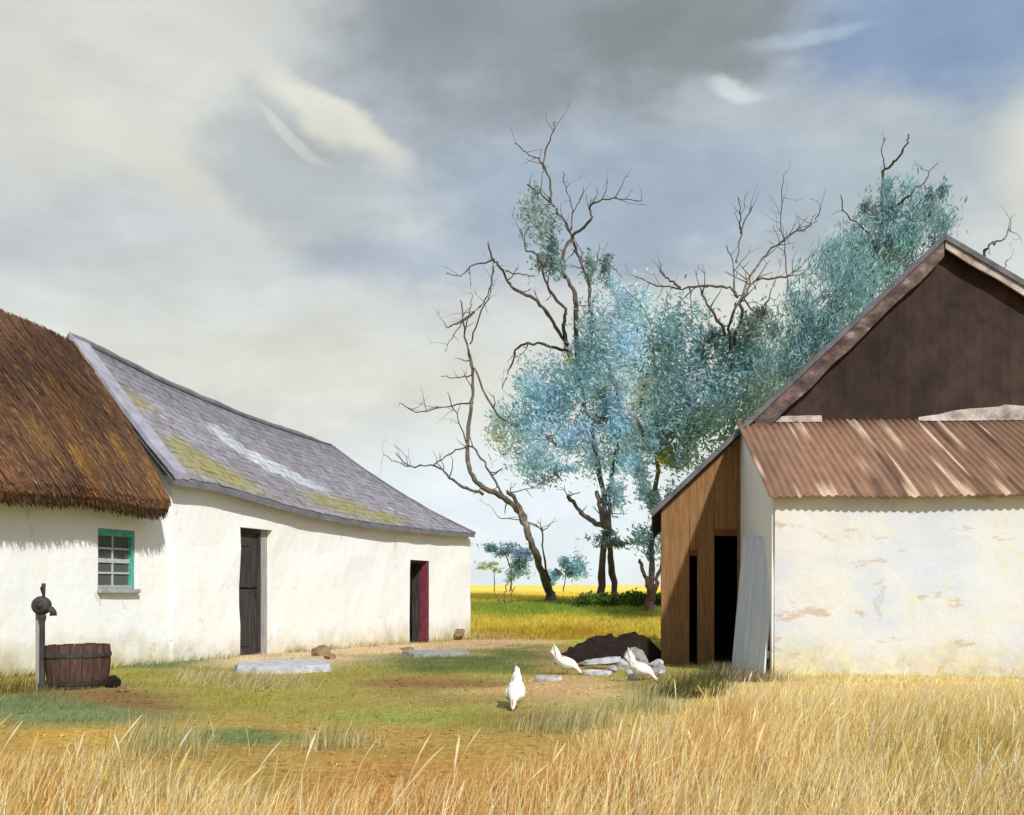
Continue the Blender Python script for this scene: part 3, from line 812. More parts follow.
so_ = lr.modifiers.new('thickness', 'SOLIDIFY'); so_.thickness = .012
n = 60
for (ka, kb, hh) in ((.1, 1.15, .06), (2.55, KW, .16)):
    mb = MB()
    for i in range(n):
        a = ka+(kb-ka)*i/n; b = ka+(kb-ka)*(i+1)/n
        f = lambda k: .02+hh*min(1, (k-ka)/.6)*(.35+1.0*float(fbm(k*2.3, 1, 61)))
        mb.hexa([bw(a, -.12, ZLT+.05), bw(b, -.12, ZLT+.05), bw(b, -.045, ZLT+.05), bw(a, -.045, ZLT+.05),
                 bw(a, -.075, ZLT+.09+f(a)), bw(b, -.075, ZLT+.09+f(b)), bw(b, -.045, ZLT+.09+f(b)), bw(a, -.045, ZLT+.09+f(a))])
    mb.build('flashing', M['mortar'], lr)
# pale blue panel leaning on the lean-to's end
pa = Vector((3.06, 13.95, 0)); pb = Vector((3.20, 12.72, 0)); ld = Vector((.16, .0, 0))
pan = empty('door_panel', (pa+pb)/2+Vector((0, 0, gz(*((pa+pb)/2).xy))), 'faded pale blue door leaf leaning against the end of the lean-to', 'door panel')
def frp(a, b, z):      # along, out (towards left), up; leaning towards the wall
    t = (pb-pa).normalized(); nrm = Vector((-t.y, t.x, 0)); nrm = nrm if nrm.x < 0 else -nrm
    return pa+t*a+nrm*b+ld*(z/1.8)+Vector((0, 0, z))
Lp = (pb-pa).length; zt_ = 1.78; mb = MB()
for i in range(6):
    a = Lp*i/6; mb.box(frp, a+.004, a+Lp/6-.004, -.025, random.uniform(0, .006), -.08, zt_+random.uniform(-.02, .02))
dp = mb.build('boards', M['blue_door'], pan, bevel=.003)
mb = MB()
for z in (.25, .95, 1.55): mb.box(frp, .02, Lp-.02, -.06, -.027, z-.05, z+.05)
mb.build('batten', M['blue_door'], pan, bevel=.004)

# ------------------------------------------------------------------ pump and half-barrel tub
pp = gpix(39, 689)
pump = empty('water_pump', pp, 'old dark iron hand pump on a grey post beside the tub', 'pump')
L = lambda x, y, z: pp+Vector((x, y, z))
mb = MB(); mb.hexa([L(-.055, .03, -.1), L(.0, .03, -.1), L(.0, .10, -.1), L(-.055, .10, -.1), L(-.055, .03, .99), L(.0, .03, 1.0), L(.0, .10, 1.0), L(-.055, .10, .99)])
mb.build('post', M['grey_wood'], pump, bevel=.006)
mb = MB(); mb.lathe(L(.035, 0, -.05), [(.045, 0), (.045, .12), (.03, .15), (.028, .80), (.04, .84), (.04, .88), (0, .88)], 14)
mb.build('pipe', M['iron'], pump, smooth=True)
mb = MB(); mb.lathe(L(.03, -.06, .93), [(0, 0), (.07, .0), (.098, .02), (.105, .05), (.098, .09), (.07, .11), (0, .11)], 22, axis=Vector((0, 1, 0)))
mb.lathe(L(.03, -.075, .93), [(.0, 0), (.03, 0), (.035, .02)], 14, axis=Vector((0, 1, 0)))
mb.build('pump_head', M['iron'], pump, smooth=True)
mb = MB(); mb.tube([L(.10, -.02, .90), L(.15, -.03, .885), L(.17, -.035, .86), L(.172, -.035, .82)], [.035, .036, .035, .038], 12)
mb.build('spout', M['iron'], pump, smooth=True)
mb = MB(); mb.tube([L(.05, 0, 1.02), L(.055, 0, 1.08), L(.05, 0, 1.17)], [.016, .014, .022], 10); mb.tube([L(.05, 0, 1.165), L(-.02, .09, 1.12), L(-.03, .2, 1.0)], [.012, .011, .014], 8)
mb.build('handle', M['iron'], pump, smooth=True)
tp = gpix(66, 690); tp = tp+Vector((0, .30, 0)); tp.z = gz(tp.x, tp.y)-.02
tub = empty('barrel_tub', tp, 'half barrel wooden tub with dark hoops standing by the pump', 'tub')
mb = MB(); n = 18; Hh = .50
def tr_(z): return .285+.055*math.sin(math.pi*min(1, z/Hh*.62+.05))
for i in range(n):
    a0 = 2*math.pi*(i+.03)/n; a1 = 2*math.pi*(i+.97)/n; e = random.uniform(-.006, .008); rr = random.uniform(-.003, .003)
    prev = None; vs = []; fs = []
    for j in range(7):
        z = (Hh+e)*j/6
        for (a, dr) in ((a0, 0), (a1, 0), (a1, -.028), (a0, -.028)):
            r = tr_(z)+rr+dr; vs.append(tp+Vector((r*math.cos(a), r*math.sin(a), z)))
    for j in range(6):
        for q in range(4): fs.append((j*4+q, j*4+(q+1) % 4, j*4+4+(q+1) % 4, j*4+4+q))
    fs += [(3, 2, 1, 0), (24, 25, 26, 27)]; mb.add(vs, fs)
mb.build('staves', M['stave'], tub)
mb = MB()
for z in (.10, .40): mb.lathe(tp, [(tr_(z-.02)+.004, z-.022), (tr_(z-.02)+.010, z-.022), (tr_(z+.02)+.010, z+.022), (tr_(z+.02)+.004, z+.022)], 36)
mb.build('hoop', M['iron'], tub)
mb = MB(); mb.lathe(tp, [(0, .36), (.30, .36)], 24); mb.build('water', M['glass'], tub)

# ------------------------------------------------------------------ stones, slabs, heap
def rock(name, base, size, mat, label, cat='stone', group=None, seed=0, sink=.25, rz=0):
    bm = bmesh.new(); bmesh.ops.create_icosphere(bm, subdivisions=4, radius=1)
    rs = random.Random(seed); cuts = []
    for _ in range(9):
        v = Vector((rs.gauss(0, 1), rs.gauss(0, 1), rs.gauss(0, .8))).normalized(); cuts.append((v, rs.uniform(.42, .85)))
    for v in bm.verts:
        p = v.co.copy()
        for (d, m_) in cuts:
            q = p.dot(d)
            if q > m_: p -= d*(q-m_)
        p *= 1+.14*mnoise.noise(p*2.2+Vector((seed, 0, 0)))+.06*mnoise.noise(p*6+Vector((0, seed, 0)))
        v.co = Vector((p.x*size[0], p.y*size[1], (p.z)*size[2]))
    me = bpy.data.meshes.new(name); bm.to_mesh(me); bm.free(); me.materials.append(mat)
    o = bpy.data.objects.new(name, me); o.location = Vector(base)+Vector((0, 0, size[2]*(1-2*sink))); o.rotation_euler = (rs.uniform(-.12, .12), rs.uniform(-.12, .12), rz or rs.uniform(0, 3))
    link(o); return tag(o, label, cat, group)
def slab_stone(name, px, py, wx, wy, th, mat, label, cat, seed, rz=0.0, tilt=0.0, z=0.0, group=None):
    c = gpix(px, py); rs = random.Random(seed); n = 26; mb = MB(); bot = []; top = []
    for i in range(n):
        a = 2*math.pi*i/n; r = (.88+.24*float(vnoise(i*.55, seed*3.1, seed))+rs.uniform(-.025, .025))/max(abs(math.cos(a)), abs(math.sin(a)))**.6
        x = math.cos(a)*wx/2*r; y = math.sin(a)*wy/2*r
        xr = x*math.cos(rz)-y*math.sin(rz); yr = x*math.sin(rz)+y*math.cos(rz)
        zt = c.z+z+th*.55+xr*tilt+rs.uniform(-.008, .008)
        top.append(Vector((c.x+xr, c.y+yr, zt))); bot.append(Vector((c.x+xr*1.04, c.y+yr*1.04, zt-th)))
    mb.prism(bot, top)
    o = mb.build(name, mat, None, bevel=.012, origin=c)
    return tag(o, label, cat, group)
slab_stone('doorstep', 283, 672, 1.30, 1.15, .17, M['stone_pale'], 'pale bluish flat doorstep slab before the dark plank door', 'doorstep', 3, rz=.3)
slab_stone('doorstep', 437, 656, 1.1, 1.1, .14, M['stone_grey'], 'greyish doorstep slab before the open maroon door', 'doorstep', 5, rz=.3)
rock('stone', gpix(321, 657), (.17, .15, .13), M['stone_brown'], 'larger brown stone against the wall right of the dark plank door', seed=3)
rock('stone', gpix(330, 660), (.10, .10, .07), M['stone_brown'], 'small brown stone touching the larger one right of the dark door', seed=4)
rock('stone', gpix(459, 640), (.30, .2, .22), M['stone_brown'], 'low brown boulder at the far foot of the white farmhouse', seed=6)
rock('stone', gpix(406, 651), (.16, .14, .07), M['stone_brown'], 'flat brown stone just left of the open maroon door', seed=8)
rock('clod', gpix(112, 688), (.10, .09, .09), M['dirt_dark'], 'dark clod of earth close beside the barrel tub', 'clod', seed=10)
rock('clod', gpix(123, 692), (.11, .09, .06), M['stone_brown'], 'brown clod of earth rightmost by the barrel tub', 'clod', seed=11)
# heap of dark earth by the barn
hx, hy = 1.52, 15.38
V = []; Fq = []; n, r_ = 110, 34
for j in range(r_+1):
    for i in range(n):
        a = 2*math.pi*i/n; t = j/r_; x = math.cos(a)*t*.88; y = math.sin(a)*t*.56
        h = (1-t**3.2)**.8 if t < 1 else 0
        sk = .88+.16*x
        z = .50*h*sk*(.86+.25*float(fbm(x*2.0+7, y*2.0, 31)))+.07*(float(fbm(x*7, y*7, 4))-.45)*h+.035*float(sstep(.5, .8, vnoise(x*14, y*14, 9)))*(.3+h)
        V.append(Vector((hx+x, hy+y, gz(hx+x, hy+y)-.03+z)))
for j in range(r_):
    for i in range(n): Fq.append((j*n+i, j*n+(i+1) % n, (j+1)*n+(i+1) % n, (j+1)*n+i))
hp = mesh_obj('earth_heap', V, Fq, M['dirt_dark'], origin=(hx, hy, gz(hx, hy)), smooth=True)
tag(hp, 'long dark brown heap of earth against the corner of the barn', 'heap')
deb = [('stone', 638, 668, (.21, .15, .20), 'stone_grey', 'tallest grey rubble block in front of the dark heap'),
       ('stone', 655, 670, (.14, .12, .12), 'stone_pale', 'pale rubble stone nearest the brown plank wall'),
       ('stone', 623, 668, (.12, .10, .13), 'stone_pale', 'pale rubble stone touching the left side of the tallest block'),
       ('stone', 612, 671, (.12, .10, .06), 'stone_grey', 'low grey stone above the thin white slab'),
       ('stone', 660, 676, (.11, .09, .06), 'stone_pale', 'flat pale stone lowest at the corner of the brown planks'),
       ('stone', 582, 666, (.13, .10, .06), 'stone_brown', 'brown stone at the left end of the dark heap'),
       ('stone', 632, 674, (.10, .08, .07), 'stone_pale', 'small white stone at the foot of the tallest rubble block'),
       ('stone', 649, 676, (.11, .08, .06), 'stone_grey', 'grey stone between the right hen and the brown planks'),
       ('stone', 574, 669, (.07, .07, .04), 'stone_brown', 'small brown stone behind the middle hen')]
for i, (nm, px, py, sz, mt, lb) in enumerate(deb): rock(nm, gpix(px, py), sz, M[mt], lb, seed=20+i, sink=.2)
slab_stone('broken_slab', 601, 668, .50, .26, .07, M['stone_pale'], 'broken pale slab lying along the front of the dark heap', 'slab', 31, rz=.05, tilt=.12, z=.10)
slab_stone('broken_slab', 596, 675, .40, .24, .05, M['stone_pale'], 'thin white slab lying flat right beside the middle hen', 'slab', 32, rz=-.1, z=.02)
slab_stone('broken_slab', 549, 680, .30, .26, .05, M['stone_pale'], 'small pale slab on bare ground left of the middle hen', 'slab', 33, rz=-.4, z=.02)
slab_stone('broken_slab', 645, 680, .36, .26, .06, M['stone_grey'], 'grey slab tilted under the rubble beside the right hen', 'slab', 34, rz=.5, tilt=.25, z=.08)

# ------------------------------------------------------------------ hens
def make_hen(loc, rz, label, sc=1.0, tail=1.0):
    hen = empty('hen', loc, label, 'hen', 'white hens pecking in the yard', (0, 0, rz))
    # spine from tail tip to head, heading +x, head down pecking
    sp = [(-.205, .355*tail, .006, .010), (-.19, .33*tail, .018, .035), (-.165, .275*tail, .035, .055), (-.135, .225, .062, .062), (-.09, .190, .088, .080), (-.03, .168, .100, .094), (.03, .152, .094, .090), (.08, .140, .072, .074), (.115, .122, .046, .050), (.145, .096, .032, .034), (.170, .066, .027, .028), (.188, .046, .025, .025), (.202, .030, .016, .017), (.206, .022, .004, .004)]
    n = 18; V = []; Fq = []
    for i, (x, z, ry, rz_) in enumerate(sp):
        a = sp[max(0, i-1)]; b = sp[min(len(sp)-1, i+1)]; t = Vector((b[0]-a[0], 0, b[1]-a[1])).normalized(); up = Vector((-t.z, 0, t.x))
        for k in range(n):
            q = 2*math.pi*k/n; p = Vector((x, 0, z))+Vector((0, 1, 0))*math.cos(q)*ry+up*math.sin(q)*rz_
            p += Vector((random.uniform(-1, 1), random.uniform(-1, 1), random.uniform(-1, 1)))*.0016
            V.append(p)
    for i in range(len(sp)-1):
        for k in range(n): Fq.append((i*n+k, i*n+(k+1) % n, (i+1)*n+(k+1) % n, (i+1)*n+k))
    Fq.append(tuple(range(n-1, -1, -1))); Fq.append(tuple((len(sp)-1)*n+k for k in range(n)))
    # folded wings and fanned tail feathers stay in the same skin of feathers
    mb = MB(); mb.add(V, Fq)
    for sgn in (1, -1):
        vs = []; fs = []; pr = [(-.16, .225, .012), (-.11, .205, .034), (-.04, .178, .046), (.03, .158, .040), (.065, .150, .012)]
        for (x, z, h) in pr:
            ry = float(np.interp(x, [s_[0] for s_ in sp], [s_[2] for s_ in sp]))
            for k in range(8):
                q = 2*math.pi*k/8; vs.append(Vector((x, sgn*(ry-.006+.016*math.cos(q)), z+h*math.sin(q))))
        for i in range(4):
            for k in range(8): fs.append((i*8+k, i*8+(k+1) % 8, (i+1)*8+(k+1) % 8, (i+1)*8+k))
        fs += [tuple(range(8)), tuple(32+k for k in range(8))]; mb.add(vs, fs)
    for k in range(-3, 4):
        yv = k*.014; x1 = -.20-.012*abs(k); z1 = (.345-.020*abs(k))*tail
        mb.hexa([(-.13, yv*.6-.012, .20), (-.13, yv*.6+.012, .20), (-.11, yv*.6+.012, .215), (-.11, yv*.6-.012, .215), (x1-.01, yv-.008, z1), (x1-.01, yv+.008, z1), (x1+.005, yv+.006, z1+.006), (x1+.005, yv-.006, z1+.006)])
    for _ in range(420):
        i = random.randrange(1, 9); t_ = random.random(); a_, b_ = sp[i], sp[i+1]
        x_, z_, ry_, rz2 = [a_[q]*(1-t_)+b_[q]*t_ for q in range(4)]
        q = random.uniform(-.5, 3.64); p = Vector((x_, math.cos(q)*ry_*1.01, z_+math.sin(q)*rz2*1.01))
        nr = Vector((0, math.cos(q), math.sin(q))); sd = nr.cross(Vector((1, 0, 0))); L_ = random.uniform(.022, .04)
        bk_ = Vector((a_[0]-b_[0], 0, a_[1]-b_[1])).normalized()
        mb.add([p-sd*L_*.3+nr*.001, p+sd*L_*.3+nr*.001, p+bk_*L_+nr*.007+sd*L_*.12, p+bk_*L_+nr*.007-sd*L_*.12], [(0, 1, 2, 3)])
    R = Matrix.Translation(Vector(loc)) @ Matrix.Rotation(rz, 4, 'Z') @ Matrix.Scale(sc, 4)
    def put(mb, nm, mat, smooth=True):
        mb.v = [tuple(R @ Vector(v)) for v in mb.v]; return mb.build(nm, mat, hen, smooth=smooth)
    put(mb, 'body', M['feather'])
    mb = MB()
    for (x, z, r) in ((.146, .122, .020), (.163, .106, .026), (.180, .088, .026), (.196, .066, .020)):
        mb.hexa([(x-r*.7, -.004, z-.02), (x+r*.7, -.004, z-.02), (x+r*.7, .004, z-.02), (x-r*.7, .004, z-.02), (x+.004, -.002, z+r), (x+.01, -.002, z+r), (x+.01, .002, z+r), (x+.004, .002, z+r)])
    mb.tube([(.192, .012, .030), (.184, .014, .012)], [.008, .009], 8); mb.tube([(.192, -.012, .030), (.184, -.014, .012)], [.008, .009], 8)
    put(mb, 'comb', M['comb'])
    mb = MB(); mb.tube([(.200, 0, .030), (.214, 0, .016), (.222, 0, .004)], [.010, .007, .0015], 8); put(mb, 'beak', M['beak'])
    for sg in (1, -1):
        mb = MB(); mb.tube([(.193, sg*.0215, .052), (.194, sg*.027, .052)], [.0045, .003], 8); put(mb, 'eye', M['iron'])
        mb = MB(); mb.tube([(.0, sg*.045, .10), (-.012, sg*.045, .06), (.0, sg*.045, .012)], [.022, .009, .008], 8)
        for an in (-.5, 0, .5): mb.tube([(0, sg*.045, .010), (.05*math.cos(an), sg*.045+.05*math.sin(an), .004)], [.006, .003], 6)
        mb.tube([(0, sg*.045, .010), (-.025, sg*.045, .004)], [.006, .003], 6)
        put(mb, 'leg', M['beak'])
    return hen
make_hen(gpix(515, 708), math.radians(-97), 'white hen pecking alone nearest the viewer, tail raised', .86, 1.15)
make_hen(gpix(567, 675), math.radians(-12), 'white hen in the middle, pecking beside the thin white slab', .88, 1.2)
make_hen(gpix(642, 683), math.radians(-25), 'white hen on the right, pecking below the grey rubble', .84, 1.2)

# ------------------------------------------------------------------ trees
def spline(pts, per=5):
    out = []
    P_ = [np.array(p, float) for p in pts]
    if len(P_) == 2: P_ = [P_[0], (P_[0]+P_[1])/2, P_[1]]
    for i in range(len(P_)-1):
        p0 = P_[max(0, i-1)]; p1 = P_[i]; p2 = P_[i+1]; p3 = P_[min(len(P_)-1, i+2)]
        for k in range(per):
            t = k/per; out.append(.5*((2*p1)+(-p0+p2)*t+(2*p0-5*p1+4*p2-p3)*t*t+(-p0+3*p1-3*p2+p3)*t**3))
    out.append(P_[-1]); return out
LV = np.array([[-.5, 0, 0], [0, -.5, 0], [.5, 0, .06], [0, .5, 0]])
def leaves(n_pts, size, cols, aim=None, asp=.32, rng=RNG):
    """n leaf faces; returns verts, quads, colours"""
    n = len(n_pts)
    d = rng.normal(size=(n, 3))
    if aim is not None: d = d*.55+np.array(aim)
    d /= np.linalg.norm(d, axis=1)[:, None]
    r = rng.normal(size=(n, 3)); s = np.cross(d, r); s /= np.linalg.norm(s, axis=1)[:, None]
    L = size*rng.uniform(.6, 1.35, n)[:, None]; W = L*asp
    v = np.stack([n_pts-d*L*.5, n_pts+s*W*.5-d*L*.08, n_pts+d*L*.5, n_pts-s*W*.5-d*L*.08], 1)
    return v.reshape(-1, 3), np.arange(n*4).reshape(-1, 4), np.repeat(cols, 4, 0)
def make_tree(name, label, cat, depth, limbs, blobs, bark, leaf=.3, group=None, seed=0, base=None, twig=1.0, aim=None, dep=1.0, asp=.32):
    rs = random.Random(seed); rng = np.random.default_rng(seed)
    def dd(px, py): return depth+dep*((float(vnoise(px/38., py/60., seed))-.5)*5.0*depth/45.0)
    b = base or limbs[0][0][0]
    x0 = (b[0]-CX)/F*dd(*b); root = Vector((x0, dd(*b), gz(x0, dd(*b))))
    tree = empty(name, root, label, cat, group)
    mb = MB()
    def w3(p): return pix(p[0], p[1], dd(p[0], p[1]))
    for (pts, r0, r1) in limbs:
        sp = spline(pts); P3 = [w3(p)+Vector((rs.gauss(0, .03), rs.gauss(0, .05), rs.gauss(0, .03))) for p in sp]
        k = depth/F; thin = .62 if r0 < 3.7 else .76
        R_ = [thin*(r0+(r1-r0)*(i/(len(P3)-1))**.8)*k*(1+.1*rs.gauss(0, 1)) for i in range(len(P3))]
        mb.tube(P3, R_, 7 if r0 > 2 else 5)
        if twig:
            ln = sum((P3[i+1]-P3[i]).length for i in range(len(P3)-1)); nt_ = int(ln*1.5*twig) if r0 < 4.5 else int(ln*.35*twig)
            for _ in range(nt_):
                i = rs.randrange(max(1, len(P3)//3), len(P3)); t = (P3[min(i+1, len(P3)-1)]-P3[max(0, i-1)]).normalized()
                v = Vector((rs.gauss(0, 1), rs.gauss(0, 1), rs.gauss(.35, .8))).normalized()
                v = (t*.7+v).normalized(); Lt = rs.uniform(.5, 1.5)*depth/45; q = [P3[i]]
                for u in range(3):
                    v = (v+Vector((rs.gauss(0, .3), rs.gauss(0, .3), rs.gauss(.05, .3)))).normalized(); q.append(q[-1]+v*Lt/3)
                rr = min(R_[i]*.6, .035*depth/45); mb.tube(q, [rr, rr*.75, rr*.5, rr*.2], 4)
                if rs.random() < .6:
                    v2 = (v+Vector((rs.gauss(0, 1), rs.gauss(0, 1), rs.gauss(0, 1)))*.6).normalized()
                    mb.tube([q[2], q[2]+v2*Lt*.22, q[2]+v2*Lt*.4+Vector((0, 0, .04))], [rr*.5, rr*.35, rr*.15], 4)
    # root end goes into the ground
    f = limbs[0][0][0]; p = w3(f)
    mb.tube([root-Vector((0, 0, .4)), root+Vector((0, 0, .02)), p+Vector((0, 0, .05))], [limbs[0][1]*depth/F*1.35, limbs[0][1]*depth/F*1.25, limbs[0][1]*depth/F], 9)
    mb.build('trunk', M[bark], tree, smooth=True)
    if blobs:
        PV = []; CV = []
        for (px, py, rx, ry, c, n) in blobs:
            ctr = np.array(w3((px, py))); k = depth/F; ax = np.array([rx*k, (rx+ry)*.5*k*.9, ry*k])
            nc = max(5, int(rx*ry/70)); cc = rng.normal(size=(nc, 3)); cc /= np.linalg.norm(cc, axis=1)[:, None]; cc *= rng.uniform(.3, 1.12, nc)[:, None]**.6
            wts = rng.uniform(.5, 1.5, nc); wts /= wts.sum()
            for q in range(nc):
                m_ = int(n*wts[q]*1.0); sg = rng.uniform(.14, .38)
                loc = ctr+(cc[q]+rng.normal(size=(m_, 3))*sg)*ax*.92
                g_ = np.array(lin(*c, 1.0)); g_ = g_*.78+g_.mean()*.22; g_[2] *= 1.06; g_ = np.minimum(g_*1.3, .84); cl = g_*rng.uniform(.72, 1.22)*np.array([rng.uniform(.85, 1.15), 1, rng.uniform(.9, 1.12)])
                PV.append(loc); CV.append(cl*rng.uniform(.7, 1.3, (m_, 1)))
        v, q, c = leaves(np.concatenate(PV), leaf*.72, np.concatenate(CV), aim, asp, rng)
        v[:, 2] = np.maximum(v[:, 2], ground_np(v[:, 0], v[:, 1])+.02)
        mesh_obj('crown', v, q, M['leaf'], tree, cols=c)
    return tree

BL = (158, 194, 204); BT = (140, 182, 190); TE = (124, 166, 168); DG = (112, 146, 138); PB = (190, 214, 222); MG = (132, 154, 150)
# bare leaning tree
make_tree('bare_tree', 'leaning leafless tree with twisted limbs beside the slate farmhouse end', 'tree', 45, [
 ([(551, 596), (541, 566), (529, 535), (520, 512), (504, 498), (481, 485), (469, 468), (467, 443), (472, 402), (473, 374), (468, 350), (464, 322), (461, 300)], 5.6, .9),
 ([(483, 494), (463, 487), (447, 475), (434, 465), (411, 466), (396, 453)], 2.6, .8),
 ([(434, 465), (456, 450), (473, 448), (487, 467), (500, 491), (518, 512)], 1.2, 2.0),
 ([(526, 524), (518, 503), (507, 491)], 4, 2), ([(473, 402), (452, 405), (421, 412), (399, 403)], 1.8, .6),
 ([(467, 446), (462, 428), (452, 405), (447, 392)], 1.6, .6), ([(473, 374), (456, 378), (442, 376)], 1.3, .6),
 ([(468, 350), (476, 372), (497, 414), (518, 426), (542, 433), (556, 444)], 1.4, 2.6),
 ([(549, 580), (543, 550), (540, 528), (518, 520), (497, 517)], 2.0, .7), ([(470, 345), (482, 312), (490, 294), (493, 262)], 1.4, .6),
 ([(475, 312), (460, 322), (446, 328)], 1.4, .6), ([(464, 322), (452, 338), (445, 352)], 1, .5), ([(465, 330), (470, 310), (472, 292)], 1, .5),
 ([(409, 466), (398, 462), (384, 455)], 1, .5), ([(513, 453), (538, 459), (559, 477)], 1.0, 2.0)], None, 'bark_dark', seed=2, twig=.8)
# tall central tree
make_tree('gum_tree', 'tallest blue green tree, bare top limbs rising from paired trunks', 'tree', 46, [
 ([(601, 600), (603, 560), (606, 528), (604, 500), (597, 460), (588, 420), (580, 385), (567, 348), (553, 322), (536, 300), (512, 286), (503, 270), (493, 260), (489, 242)], 5.0, 1.1),
 ([(616, 606), (612, 565), (609, 530), (609, 490), (616, 450), (617, 388), (600, 345), (590, 311), (589, 285), (579, 257), (572, 238)], 4.3, 1.6),
 ([(567, 348), (564, 325), (564, 309), (547, 285), (539, 260), (532, 251), (526, 250), (521, 228)], 3.5, .8),
 ([(580, 380), (576, 331), (575, 294), (563, 273), (564, 251), (572, 236), (560, 216), (550, 202), (527, 184)], 4, 1),
 ([(551, 203), (549, 177), (540, 161), (527, 153), (515, 144)], 2.0, .7), ([(543, 168), (547, 147), (554, 131), (554, 121)], 1.6, .6),
 ([(572, 236), (590, 220), (592, 205), (614, 199), (641, 200)], 2.4, .8), ([(571, 230), (572, 205), (566, 190), (564, 172)], 1.5, .6), ([(572, 214), (579, 202), (585, 188)], 1.2, .5),
 ([(493, 260), (472, 266), (461, 276), (447, 273)], 1.6, .6), ([(506, 271), (520, 274), (533, 276)], 1.4, .6), ([(493, 268), (490, 290), (475, 311), (447, 328)], 1.6, .7),
 ([(566, 350), (538, 343), (518, 348), (511, 367), (502, 388)], 2.8, .9), ([(606, 528), (590, 519), (577, 508), (568, 495)], 4, 2.4), ([(605, 526), (600, 508), (597, 490)], 4, 3),
 ([(588, 290), (594, 270), (600, 246)], 1.2, .5), ([(600, 262), (612, 268), (622, 278)], 1.1, .5)],
 [(540, 208, 20, 34, MG, 700), (547, 260, 18, 26, DG, 800), (600, 262, 12, 24, MG, 400), (618, 325, 34, 46, BL, 3000),
  (534, 392, 38, 40, BT, 3000), (508, 432, 24, 32, PB, 1300), (548, 436, 40, 34, BL, 2600), (590, 392, 38, 44, BT, 2800), (606, 440, 38, 42, BL, 2800),
  (545, 468, 34, 14, BL, 900), (628, 485, 24, 26, BT, 1000), (638, 380, 36, 54, BL, 3300), (612, 540, 30, 10, MG, 420), (588, 345, 22, 26, BT, 800), (640, 440, 30, 40, BT, 1700), (577, 372, 14, 18, (206, 208, 130), 420), (598, 405, 14, 18, (140, 170, 90), 480)],
 'bark_dark', leaf=.36, seed=5, twig=.7, aim=(.35, 0, -.45))
make_tree('gum_tree', 'bushy teal tree with a dark bent trunk just left of the barn eave', 'tree', 40, [
 ([(652, 606), (652, 560), (655, 500), (656, 455), (645, 440), (640, 422), (641, 403), (648, 372)], 4.5, 1.5), ([(656, 455), (680, 420), (700, 390)], 2.5, 1), ([(655, 380), (654, 345), (650, 322), (640, 306)], 2, .8), ([(654, 345), (664, 318), (668, 292)], 1.6, .6)],
 [(678, 350, 36, 46, TE, 2600), (700, 400, 44, 40, BT, 2600), (668, 440, 26, 36, TE, 1500), (690, 445, 34, 34, DG, 1600), (655, 500, 18, 30, BT, 900), (640, 548, 16, 20, BT, 420), (668, 530, 18, 44, BL, 900), (655, 400, 24, 34, PB, 1100), (704, 412, 13, 10, (214, 206, 90), 560), (665, 458, 10, 10, (214, 206, 90), 420)],
 'bark_dark', leaf=.34, seed=8, twig=.6, aim=(.4, 0, -.4))
make_tree('half_bare_tree', 'wide forked bare tree rising above teal leaves, between centre and barn', 'tree', 38, [
 ([(733, 470), (733, 400), (731, 357), (729, 323), (741, 296), (762, 258), (784, 239), (811, 226), (817, 214)], 3.6, .8),
 ([(732, 345), (741, 319), (743, 296), (758, 281), (784, 277), (800, 268), (819, 247)], 3.0, .7), ([(788, 276), (803, 274), (817, 273)], 1.3, .6),
 ([(737, 298), (727, 287), (697, 287), (663, 287), (640, 277)], 2.6, .7), ([(735, 291), (733, 266), (727, 243)], 1.8, .7), ([(735, 264), (743, 228), (752, 205)], 1.6, .7), ([(741, 234), (740, 215), (739, 199)], 1.4, .7),
 ([(726, 335), (710, 308), (701, 289)], 2.8, 1.4), ([(680, 287), (668, 278), (659, 270)], 2, 1.2), ([(788, 292), (785, 250), (781, 205), (786, 171)], 1.3, .5), ([(743, 300), (756, 314), (769, 330)], 1.5, .9), ([(762, 313), (770, 297), (775, 281)], 1.6, .6), ([(690, 287), (690, 305), (693, 322)], 1.2, .5)],
 [(730, 375, 40, 40, TE, 2400), (765, 360, 34, 40, TE, 2200), (745, 420, 44, 34, DG, 1800), (715, 350, 24, 26, MG, 700), (760, 325, 22, 22, MG, 600)],
 'bark_dark', leaf=.34, seed=12, twig=.9, base=(733, 590), aim=(.3, 0, .5))
make_tree('gum_tree', 'teal feathery tree standing behind the barn roof', 'tree', 31, [
 ([(868, 470), (870, 340), (872, 277), (878, 247), (883, 216), (883, 175), (889, 167), (902, 152), (908, 135)], 4.5, 1.0),
 ([(876, 250), (870, 235), (847, 213), (840, 194)], 2.4, .7), ([(882, 218), (902, 201), (921, 186), (937, 163)], 2.8, .7), ([(884, 168), (883, 152), (885, 138)], 1.1, .6), ([(872, 300), (840, 310), (810, 330)], 3, 1)],
 [(840, 300, 36, 52, TE, 2600), (880, 265, 36, 44, TE, 2200), (900, 215, 26, 34, TE, 1100), (934, 205, 14, 28, TE, 500), (945, 225, 10, 26, TE, 260), (800, 345, 34, 44, TE, 2200), (870, 205, 14, 26, MG, 420), (895, 190, 10, 24, TE, 260), (825, 360, 40, 36, DG, 1700), (782, 385, 30, 30, DG, 1300), (920, 245, 24, 24, TE, 700), (855, 245, 20, 34, TE, 900), (822, 312, 34, 44, TE, 2200), (850, 275, 30, 36, TE, 1500), (925, 218, 26, 32, TE, 1000), (905, 250, 30, 30, TE, 900)],
 'bark_dark', leaf=.30, seed=15, twig=.5, base=(868, 600), aim=(.25, 0, .9), asp=.22)
